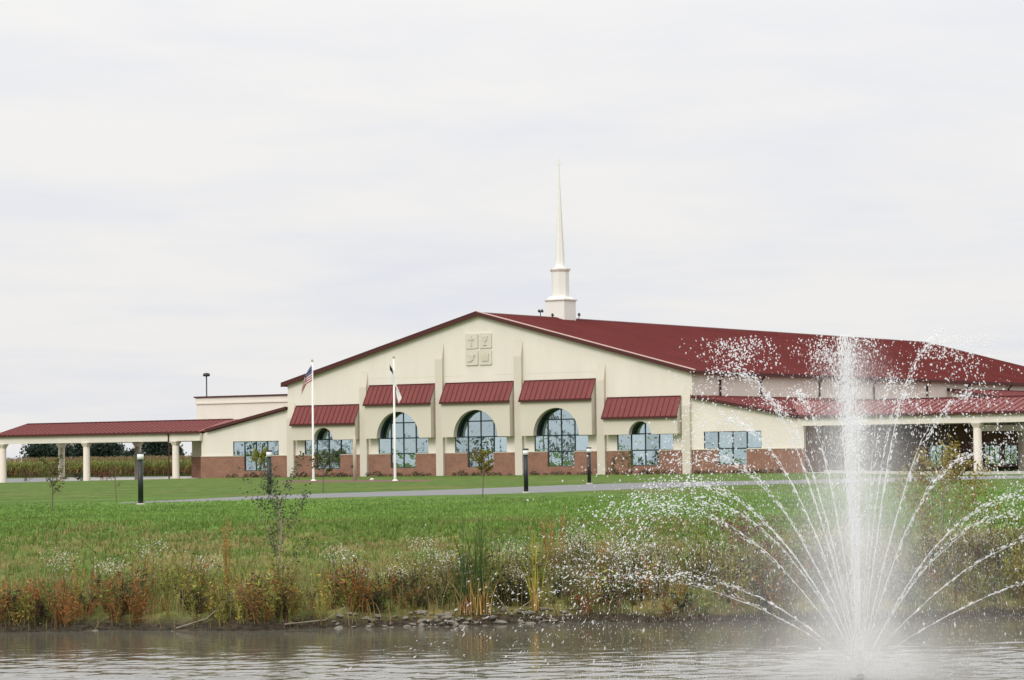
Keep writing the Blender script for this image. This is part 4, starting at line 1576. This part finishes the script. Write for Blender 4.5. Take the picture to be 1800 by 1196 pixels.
def big_tree(loc, h, r, label, group, seed, lc=(0.030, 0.050, 0.020), nl=3600, ls=.42, cat='tree'):
    rg = np.random.default_rng(seed)
    root = empty('tree', loc, 0, label, cat, group)
    nc = 34
    cen = unit(rg.normal(size=(nc, 3))) * rg.uniform(.35, .95, (nc, 1)) * np.array([r, r, h * .42]) + np.array([0, 0, h * .56])
    A, B, a0, a1 = [np.array([0, 0, -.3])], [np.array([rg.normal(0, .1), 0, h * .45])], [h * .035], [h * .022]
    for c in cen[:22]:
        A.append(np.array([0, 0, h * rg.uniform(.22, .45)]))
        B.append(c)
        a0.append(h * .012)
        a1.append(h * .003)
    tri_mesh('trunk', twig(A, B, a0, a1), 'bark', None, root)
    k = rg.integers(0, nc, nl)
    P = cen[k] + rg.normal(0, 1, (nl, 3)) * np.array([r * .20, r * .20, h * .085])
    P[:, 2] = np.maximum(P[:, 2], h * .06)
    lv = leaves(P, rg.uniform(.6, 1.3, nl) * ls, rg, flat=.7, aspect=.7)
    tone = 1 + .22 * rg.normal(size=nc)
    C = vcol(len(lv), lc, .14, rg, .06) * np.tile(tone[k], 2)[:, None]
    tri_mesh('crown', lv, 'leaf', np.clip(C, .004, .5), root)
    return root


FG = 'dark trees beyond the corn field'
for k, (x, y, h, r, lab) in enumerate(((-95.5, 548, 8.4, 4.6, 'broad dark tree beyond the corn, leftmost under the carport roof'), (-88.5, 560, 8.8, 4.6, 'dark tree beyond the corn behind the second carport column'),
                                       (-83.6, 552, 7.2, 3.6, 'dark tree tapering off at the right of the left hand clump'), (-73.6, 556, 8.8, 3.6, 'tall dark tree beyond the corn behind the nearest bollard light'),
                                       (-77.4, 545, 4.6, 2.4, 'smaller rounded tree left of the tall one beyond the corn'), (-69.6, 550, 5.2, 2.2, 'narrow low tree beyond the corn by the last carport column'),
                                       (-66.3, 560, 3.6, 1.9, 'low bushy tree beyond the corn in the last carport gap'), (-63.6, 556, 5.6, 1.6, 'small upright tree beyond the corn next to the church wall'))):
    big_tree((x, y, -1.1), h, r, lab, FG, 40 + k, nl=6000, ls=.55, lc=(0.026, 0.044, 0.030))
# trees left of the pond and lawn, which the windows mirror
RG = 'trees left of the lawn mirrored in the windows'
for k, (x, y, h, r) in enumerate(((-126, 196, 5.6, 2.4), (-150, 172, 9, 3.0), (-168, 205, 7.5, 3.4), (-139, 222, 5.4, 2.0), (-196, 150, 11, 3.4), (-215, 180, 9.5, 3.6))):
    big_tree(gl(x, y), h, r, 'leafy tree of the group standing out of view left of the lawn', RG, 60 + k, nl=1500, ls=.34, lc=(0.09, 0.12, 0.085))

# ------------------------------------------------------------------ corn field
rg = np.random.default_rng(77)


def corn_tmpl():
    h = rg.uniform(2.65, 2.95)
    st = twig([[0, 0, 0]], [[0, 0, h]], .022, .010)
    T, C = [st], [vcol(len(st), (0.19, 0.17, 0.06), .1, rg)]
    for k in range(9):
        z = h * (.16 + .72 * k / 9)
        a = rg.uniform(0, 6.28)
        d = np.array([math.cos(a), math.sin(a), 0])
        s = np.array([-math.sin(a), math.cos(a), 0]) * .06
        ln = rg.uniform(.45, .75)
        p0 = np.array([0, 0, z])
        p1 = p0 + d * ln * .5 + np.array([0, 0, .22])
        p2 = p0 + d * ln + np.array([0, 0, -.10 - .25 * rg.uniform()])
        tr = np.array([[p0 - s * .6, p0 + s * .6, p1 + s], [p0 - s * .6, p1 + s, p1 - s], [p1 - s, p1 + s, p2]])
        T.append(tr)
        f = k / 9
        cc = np.array((0.21, 0.11, 0.05)) * (1 - f) + np.array((0.18, 0.21, 0.04)) * f * 1.6 if f < .5 else np.array((0.20, 0.225, 0.042)) * (1.5 - f) + np.array((0.21, 0.18, 0.06)) * (f - .5)
        C.append(vcol(3, cc, .18, rg))
    A = np.repeat([[0, 0, h - .05]], 5, 0)
    B = A + np.stack([rg.normal(0, .09, 5), rg.normal(0, .09, 5), rg.uniform(.18, .32, 5)], -1)
    ts = twig(A, B, .012, .006)
    T.append(ts)
    C.append(vcol(len(ts), (0.34, 0.25, 0.13), .12, rg))
    return np.concatenate(T), np.concatenate(C)


ct = [corn_tmpl() for _ in range(8)]
Ps = []
for r_ in range(26):
    v_ = 74 + r_ * .76
    n = 620 if r_ < 9 else 200
    uu = np.linspace(-175, -36, n) + rg.normal(0, .08, n)
    if r_ >= 9:
        v_ = 74 + 9 * .76 + (r_ - 9) * 3.2
    x, y = XY(uu, v_ + rg.normal(0, .08, n) + 0.0)
    Ps.append(np.stack([x, y, ground(x, y)], -1))
P = np.concatenate(Ps)
T, C = scatter(ct, P, rg.uniform(.84, .94, len(P)), 1 + rg.normal(0, .22, (len(P), 1)) + rg.normal(0, .08, (len(P), 3)), rg)
tri_mesh('corn_field', T, 'leaf', C, kind='stuff')

# ------------------------------------------------------------------ stones and sticks on the water edge
rg = np.random.default_rng(9)


def stone_mesh(seed):
    r_ = np.random.default_rng(seed)
    m = MB()
    V = []
    F = []
    nlat, nlon = 4, 7
    V.append((0, 0, -.5))
    for i in range(1, nlat):
        for j in range(nlon):
            a, e = 2 * math.pi * j / nlon, -math.pi / 2 + math.pi * i / nlat
            q = r_.uniform(.78, 1.15)
            V.append((math.cos(a) * math.cos(e) * q, math.sin(a) * math.cos(e) * q * .8, math.sin(e) * .5 * r_.uniform(.8, 1.1)))
    V.append((0, 0, .5))
    for j in range(nlon):
        F.append((0, 1 + (j + 1) % nlon, 1 + j))
        for i in range(nlat - 2):
            a = 1 + i * nlon
            F.append((a + j, a + (j + 1) % nlon, a + nlon + (j + 1) % nlon, a + nlon + j))
        F.append((len(V) - 1, 1 + (nlat - 2) * nlon + j, 1 + (nlat - 2) * nlon + (j + 1) % nlon))
    m.add(V, F)
    return m.build('shore_stone', 'stone')


pro = [stone_mesh(k) for k in range(6)]
i = 0
for k in range(120):
    x = rg.uniform(-3.75, .2) if k < 84 else rg.uniform(0, 1.5) if k < 100 else rg.uniform(-12, 9)
    d = rg.uniform(-.10, .70)
    y = float(shore(x)) + d
    o = pro[i] if i < 6 else pro[i % 6].copy()
    if i >= 6:
        COL.objects.link(o)
    s = rg.uniform(.035, .105) if k < 100 else rg.uniform(.03, .08)
    if k % 9 == 0:
        s *= 1.5
    o.location = (x, y, max(float(ground(x, y)), WATER - .02) + s * .12)
    o.scale = (s * rg.uniform(1, 1.5), s, s * rg.uniform(.7, 1.0))
    o.rotation_euler = (rg.normal(0, .15), rg.normal(0, .15), rg.uniform(0, 6.28))
    tag(o, ('large ' if s > .10 else 'small ') + ('grey brown stone in the heap at the water edge left of the cattails' if -3.8 < x < -1.1 else 'grey brown stone at the water edge near the cattails and yellow reed' if -1.1 <= x < 1.4 else 'grey brown stone on the mud far left of the stone heap' if x < -3.8 else 'grey brown stone on the shore behind the fountain spray'), 'stone', 'stones along the water edge')
    i += 1
for k, (pts, r_, lab) in enumerate((([(-6.9, .15, .03), (-6.3, .35, .12), (-5.8, .8, .42), (-5.3, 1.1, .85)], .014, 'curved bare branch leaning over the mud below the leafy sapling'),
                                    ([(-4.7, .25, .04), (-3.9, .3, .06), (-3.5, .5, .22)], .012, 'bare branch lying on the mud left of the stones'),
                                    ([(-.75, .9, .65), (-.35, .6, .25), (-.1, .35, .03)], .011, 'broken tan stalk bent down right of the cattails'),
                                    ([(-.05, .35, .06), (.2, .45, .16), (.42, .7, .22)], .010, 'thin bare stick between the cattails and the yellow reed'))):
    p = [(x, float(shore(x)) + d, float(ground(x, float(shore(x)) + d)) + z) for x, d, z in pts]
    o = MB().tube(p, [r_ * (1.3 - .25 * q) for q in range(len(p))], 5).build('fallen_branch', 'twig')
    tag(o, lab, 'branch', 'bare branches on the bank')
o = pro[2].copy()
COL.objects.link(o)
x, y = -10.9, 206
o.name = 'white_stone'
o.location = (x, y, float(ground(x, y)) + .1)
o.scale = (.18, .15, .2)
o.data = o.data.copy()
o.data.materials[0] = M_['white']
tag(o, 'small white stone in the planting bed between the flagpoles', 'stone')
del o['group']

# ------------------------------------------------------------------ fountain
FX, FY, FZ = 5.24, 41.0, WATER
fo = empty('fountain', (FX, FY, FZ), 0, 'floating pond fountain throwing one tall jet and a ring of arching jets', 'fountain')
MB().lathe([(.18, -.12), (.20, -.04), (.20, .0), (.12, .015)], 24).build('float', 'dark', fo, True)
MB().lathe([(.06, .0), (.06, .06), (.03, .08)], 16).build('nozzle', 'dark', fo, True)
rg = np.random.default_rng(21)


def water_drop_mat():
    m, t, p, o = base_mat('spray_water')
    p.inputs['Base Color'].default_value = (0.97, 0.975, 0.98, 1)
    p.inputs['Roughness'].default_value = 0.25
    p.inputs['Specular IOR Level'].default_value = 0.5
    tr = N(t, 'ShaderNodeBsdfTranslucent')
    tr.inputs[0].default_value = (0.95, 0.96, 0.97, 1)
    tp_ = N(t, 'ShaderNodeBsdfTransparent')
    ms = N(t, 'ShaderNodeMixShader')
    ms.inputs[0].default_value = .45
    L(t, p, 0, ms, 1)
    L(t, tr, 0, ms, 2)
    ms2 = N(t, 'ShaderNodeMixShader')
    ms2.inputs[0].default_value = .45
    L(t, ms, 0, ms2, 1)
    L(t, tp_, 0, ms2, 2)
    L(t, ms2, 0, o, 0)
    return m


M_['spray'] = water_drop_mat()


def drops(P, D, r_, stretch):
    n = len(P)
    d = unit(D)
    s = unit(np.cross(d, rg.normal(size=(n, 3))))
    t = np.cross(d, s)
    r_ = r_[:, None]
    l = r_ * stretch if np.isscalar(stretch) else r_ * stretch[:, None]
    top, bot = P + d * l, P - d * l
    ring = [P + s * r_, P + t * r_, P - s * r_, P - t * r_]
    out = []
    for k in range(4):
        out.append(np.stack([ring[k], ring[(k + 1) % 4], top], 1))
        out.append(np.stack([ring[(k + 1) % 4], ring[k], bot], 1))
    return np.concatenate(out)


JETS = [(-3.7, 1.55, -.6, .7), (-2.9, 1.50, .9, .75), (-3.1, 2.60, .5, .8), (-2.6, 2.65, -1.4, .8), (-2.5, 2.90, 1.2, 1.0), (-2.3, 3.30, -.8, 1.0), (-2.0, 3.90, .6, 1.0),
        (-1.9, 4.60, -.3, 1.3), (4.4, 1.60, .5, .7), (3.6, 2.25, -.6, .8), (2.6, 2.35, 1.3, .8), (2.4, 2.70, -1.2, .9), (2.0, 3.30, .9, 1.0), (1.7, 4.20, -.6, 1.0),
        (1.36, 5.1, .4, 1.2), (.8, 4.5, 1.4, .8), (.55, 4.2, -1.6, .8), (.30, 3.9, 1.9, .8), (-.55, 4.9, -.9, .9), (-.75, 4.3, 1.6, .9), (-.25, 3.8, -2.0, .8), (-1.3, 4.2, 1.2, .9)]
DP, DD, DR, DS = [], [], [], []
for (ax, ah, ay, wt) in JETS:
    def pos(s):
        s = np.asarray(s)
        return np.stack([ax * s, ay * s, .10 + ah * (1 - (1 - s) ** 2)], -1)

    def vel(s):
        s = np.asarray(s)
        return np.stack([ax * np.ones_like(s), ay * np.ones_like(s), 2 * ah * (1 - s)], -1)
    S = np.linspace(0, .74, 110)
    c = pos(S)
    wob = np.cumsum(rg.normal(0, .0030, (110, 3)), 0) * (.3 + S[:, None])
    bead = 1 + (.15 + 1.0 * S) * np.sin(S * 95 + rg.uniform(0, 6) + 3 * np.sin(S * 31)) * rg.uniform(.6, 1, 110)
    rad = (.0058 + .0085 * S) * bead * wt * np.where(S > .36, 1 - .95 * (S - .36) / .38, 1)
    MB().tube((c + wob).tolist(), np.maximum(rad, .0012).tolist(), 5).build('jet', 'spray', fo, True)
    # beads shed along the jet
    n = int(260 * wt)
    s = rg.uniform(.12, 1.0, n) ** .8
    s = s + .012 * np.sin(s * 140 + 5 * np.sin(s * 37))
    DP.append(pos(s) + rg.normal(0, 1, (n, 3)) * (.005 + .038 * s[:, None] ** 2.2))
    DD.append(vel(s))
    DR.append(np.exp(rg.normal(math.log(.0065), .4, n)))
    DS.append(rg.uniform(1.2, 4.0, n))
    # break up round the top of the arc and fall
    n = int(260 * wt)
    s = np.clip(rg.normal(1.0, .20, n), .55, 1.75)
    sp = .03 + .16 * np.clip(s - .6, 0, 2)
    DP.append(pos(s) + rg.normal(0, 1, (n, 3)) * sp[:, None])
    DD.append(vel(s))
    DR.append(np.exp(rg.normal(math.log(.0078), .52, n)))
    DS.append(rg.uniform(1.0, 1.7, n))
    # coming down towards the water
    n = int(200 * wt)
    s = rg.uniform(1.15, 1.98, n)
    DP.append(pos(s) + rg.normal(0, 1, (n, 3)) * (.10 + .22 * (s[:, None] - 1)))
    DD.append(vel(s))
    DR.append(np.exp(rg.normal(math.log(.0060), .45, n)))
    DS.append(rg.uniform(1.2, 3.0, n))

# clusters of drops thrown up by earlier pulses
for (cx, cz, sx, sz, n, rr) in ((-1.85, 5.35, .33, .20, 520, .0125), (-1.7, 5.15, .28, .22, 260, .011), (1.42, 5.2, .34, .26, 480, .012), (1.85, 4.9, .45, .25, 200, .010), (-.62, 5.2, .12, .26, 240, .010),
                               (.10, 5.3, .20, .26, 330, .010), (.95, 4.0, .26, .35, 260, .012), (-3.0, 2.65, .80, .20, 460, .0095), (-3.6, 2.2, .60, .40, 220, .0095), (-3.5, 1.72, .60, .16, 330, .0095), (-3.6, 3.25, .35, .12, 80, .013),
                               (-2.2, 3.3, .60, .40, 420, .009), (2.7, 2.75, .5, .35, 240, .012), (2.3, 3.6, .5, .45, 200, .010), (1.95, 3.1, .20, .6, 110, .012)):
    n = int(n * .72)
    P = rg.normal(0, 1, (n, 3)) * np.array([sx, .5, sz]) + np.array([cx, rg.uniform(-.4, .4), cz])
    P[:, 2] = np.where(P[:, 2] > 5.2, 5.2 - np.abs(rg.normal(0, .3, n)), P[:, 2])
    DP.append(P)
    DD.append(rg.normal(0, .35, (n, 3)) + np.array([0, 0, 1.0]))
    DR.append(np.exp(rg.normal(math.log(rr * .82), .55, n)))
    DS.append(rg.uniform(1.0, 1.6, n))
# sparse high drops
n = 26
DP.append(np.stack([rg.normal(-.35, .14, n), rg.normal(0, .2, n), rg.uniform(5.6, 9.6, n)], -1))
DD.append(np.tile([0, 0, 1.], (n, 1)))
DR.append(rg.uniform(.006, .011, n))
DS.append(rg.uniform(1, 1.5, n))
# main jet: dense core
n = 7500
z = 5.15 * rg.uniform(0, 1, n) ** .9
w_ = .012 + .010 * z + .0006 * z * z
P = np.stack([-.028 * z + rg.normal(0, 1, n) * w_, rg.normal(0, 1, n) * w_, z + .1], -1)
DP.append(P)
DD.append(rg.normal(0, .10, (n, 3)) + np.array([0, 0, 1.]))
DR.append(rg.uniform(.003, .0075, n))
DS.append(rg.uniform(2, 6, n))
# veil falling round the main jet
n = 9000
z = 5.0 * rg.uniform(0, 1, n)
rad = np.abs(rg.normal(0, .46, n)) * (1.15 - .05 * z) + .02
a = rg.uniform(0, 2 * np.pi, n)
DP.append(np.stack([rad * np.cos(a) - .03 * z, rad * np.sin(a), z], -1))
DD.append(rg.normal(0, .06, (n, 3)) + np.array([0, 0, 1.]))
DR.append(rg.uniform(.0020, .0042, n))
DS.append(rg.uniform(3, 9, n))
# wide light rain
n = 11000
rad = 4.4 * rg.uniform(0, 1, n) ** .6
a = rg.uniform(0, 2 * np.pi, n)
z = rg.uniform(0, 1, n) ** .8 * (5.2 - .75 * rad)
DP.append(np.stack([rad * np.cos(a), rad * np.sin(a) * .7, z], -1))
DD.append(rg.normal(0, .08, (n, 3)) + np.array([0, 0, 1.]))
DR.append(rg.uniform(.0016, .0034, n))
DS.append(rg.uniform(3, 8, n))
# splash on the water
n = 2600
rad = 4.6 * rg.uniform(0, 1, n) ** .55
a = rg.uniform(0, 2 * np.pi, n)
DP.append(np.stack([rad * np.cos(a), rad * np.sin(a), np.abs(rg.normal(0, .05, n))], -1))
DD.append(np.tile([0, 0, 1.], (n, 1)))
DR.append(rg.uniform(.003, .008, n))
DS.append(rg.uniform(.6, 2, n))
T = drops(np.concatenate(DP), np.concatenate(DD), np.clip(np.concatenate(DR), .0016, .0165), np.concatenate(DS))
tri_mesh('spray', T, 'spray', None, fo, 'stuff')


# mist hanging in the spray
def mist_mat():
    m = bpy.data.materials.new('mist')
    m.use_nodes = True
    t = m.node_tree
    t.nodes.clear()
    o = N(t, 'ShaderNodeOutputMaterial')
    v = N(t, 'ShaderNodeVolumePrincipled')
    v.inputs['Color'].default_value = (0.995, 0.995, 0.995, 1)
    v.inputs['Anisotropy'].default_value = 0.1
    tcn = N(t, 'ShaderNodeTexCoord')
    sp = N(t, 'ShaderNodeSeparateXYZ')
    L(t, tcn, 'Object', sp, 0)
    r2 = math_n(t, 'ADD', math_n(t, 'MULTIPLY', sp.outputs[0], sp.outputs[0]), math_n(t, 'MULTIPLY', sp.outputs[1], sp.outputs[1]))
    rr = math_n(t, 'SQRT', r2)
    lim = math_n(t, 'SUBTRACT', 1.75, math_n(t, 'MULTIPLY', sp.outputs[2], 0.19))
    q = math_n(t, 'SUBTRACT', 1.0, math_n(t, 'DIVIDE', rr, lim), True)
    q = math_n(t, 'POWER', q, 2.0)
    top = N(t, 'ShaderNodeMapRange', inp={'From Min': 5.2, 'From Max': 3.6})
    L(t, sp, 2, top, 0)
    n = N(t, 'ShaderNodeTexNoise', inp={'Scale': 1.6, 'Detail': 2.0})
    L(t, tcn, 'Object', n, 'Vector')
    nr = N(t, 'ShaderNodeMapRange', inp={'From Min': .3, 'From Max': .7, 'To Min': .55, 'To Max': 1.35})
    L(t, n, 0, nr, 0)
    d = math_n(t, 'MULTIPLY', math_n(t, 'MULTIPLY', q, top.outputs[0]), math_n(t, 'MULTIPLY', nr.outputs[0], 1.0))
    core = math_n(t, 'SUBTRACT', 1.0, math_n(t, 'DIVIDE', rr, math_n(t, 'ADD', .11, math_n(t, 'MULTIPLY', sp.outputs[2], .034))), True)
    d = math_n(t, 'ADD', d, math_n(t, 'MULTIPLY', math_n(t, 'MULTIPLY', math_n(t, 'POWER', core, 1.5), 7.0), top.outputs[0]))
    low = math_n(t, 'MULTIPLY', math_n(t, 'SUBTRACT', 1.0, math_n(t, 'DIVIDE', rr, 2.9), True), math_n(t, 'SUBTRACT', 1.0, math_n(t, 'DIVIDE', sp.outputs[2], .9), True))
    d = math_n(t, 'ADD', d, math_n(t, 'MULTIPLY', low, .24))
    wide = math_n(t, 'SUBTRACT', 1.0, math_n(t, 'DIVIDE', rr, math_n(t, 'SUBTRACT', 3.7, math_n(t, 'MULTIPLY', sp.outputs[2], .62))), True)
    d = math_n(t, 'ADD', d, math_n(t, 'MULTIPLY', math_n(t, 'MULTIPLY', wide, nr.outputs[0]), .085))
    t.links.new(d, v.inputs['Density'])
    L(t, v, 0, o, 1)
    return m


tag(MB().lathe([(3.7, .02), (3.5, 1.2), (2.6, 2.8), (1.2, 4.6), (.6, 5.3)], 24).build('mist', mist_mat(), fo), kind='stuff')
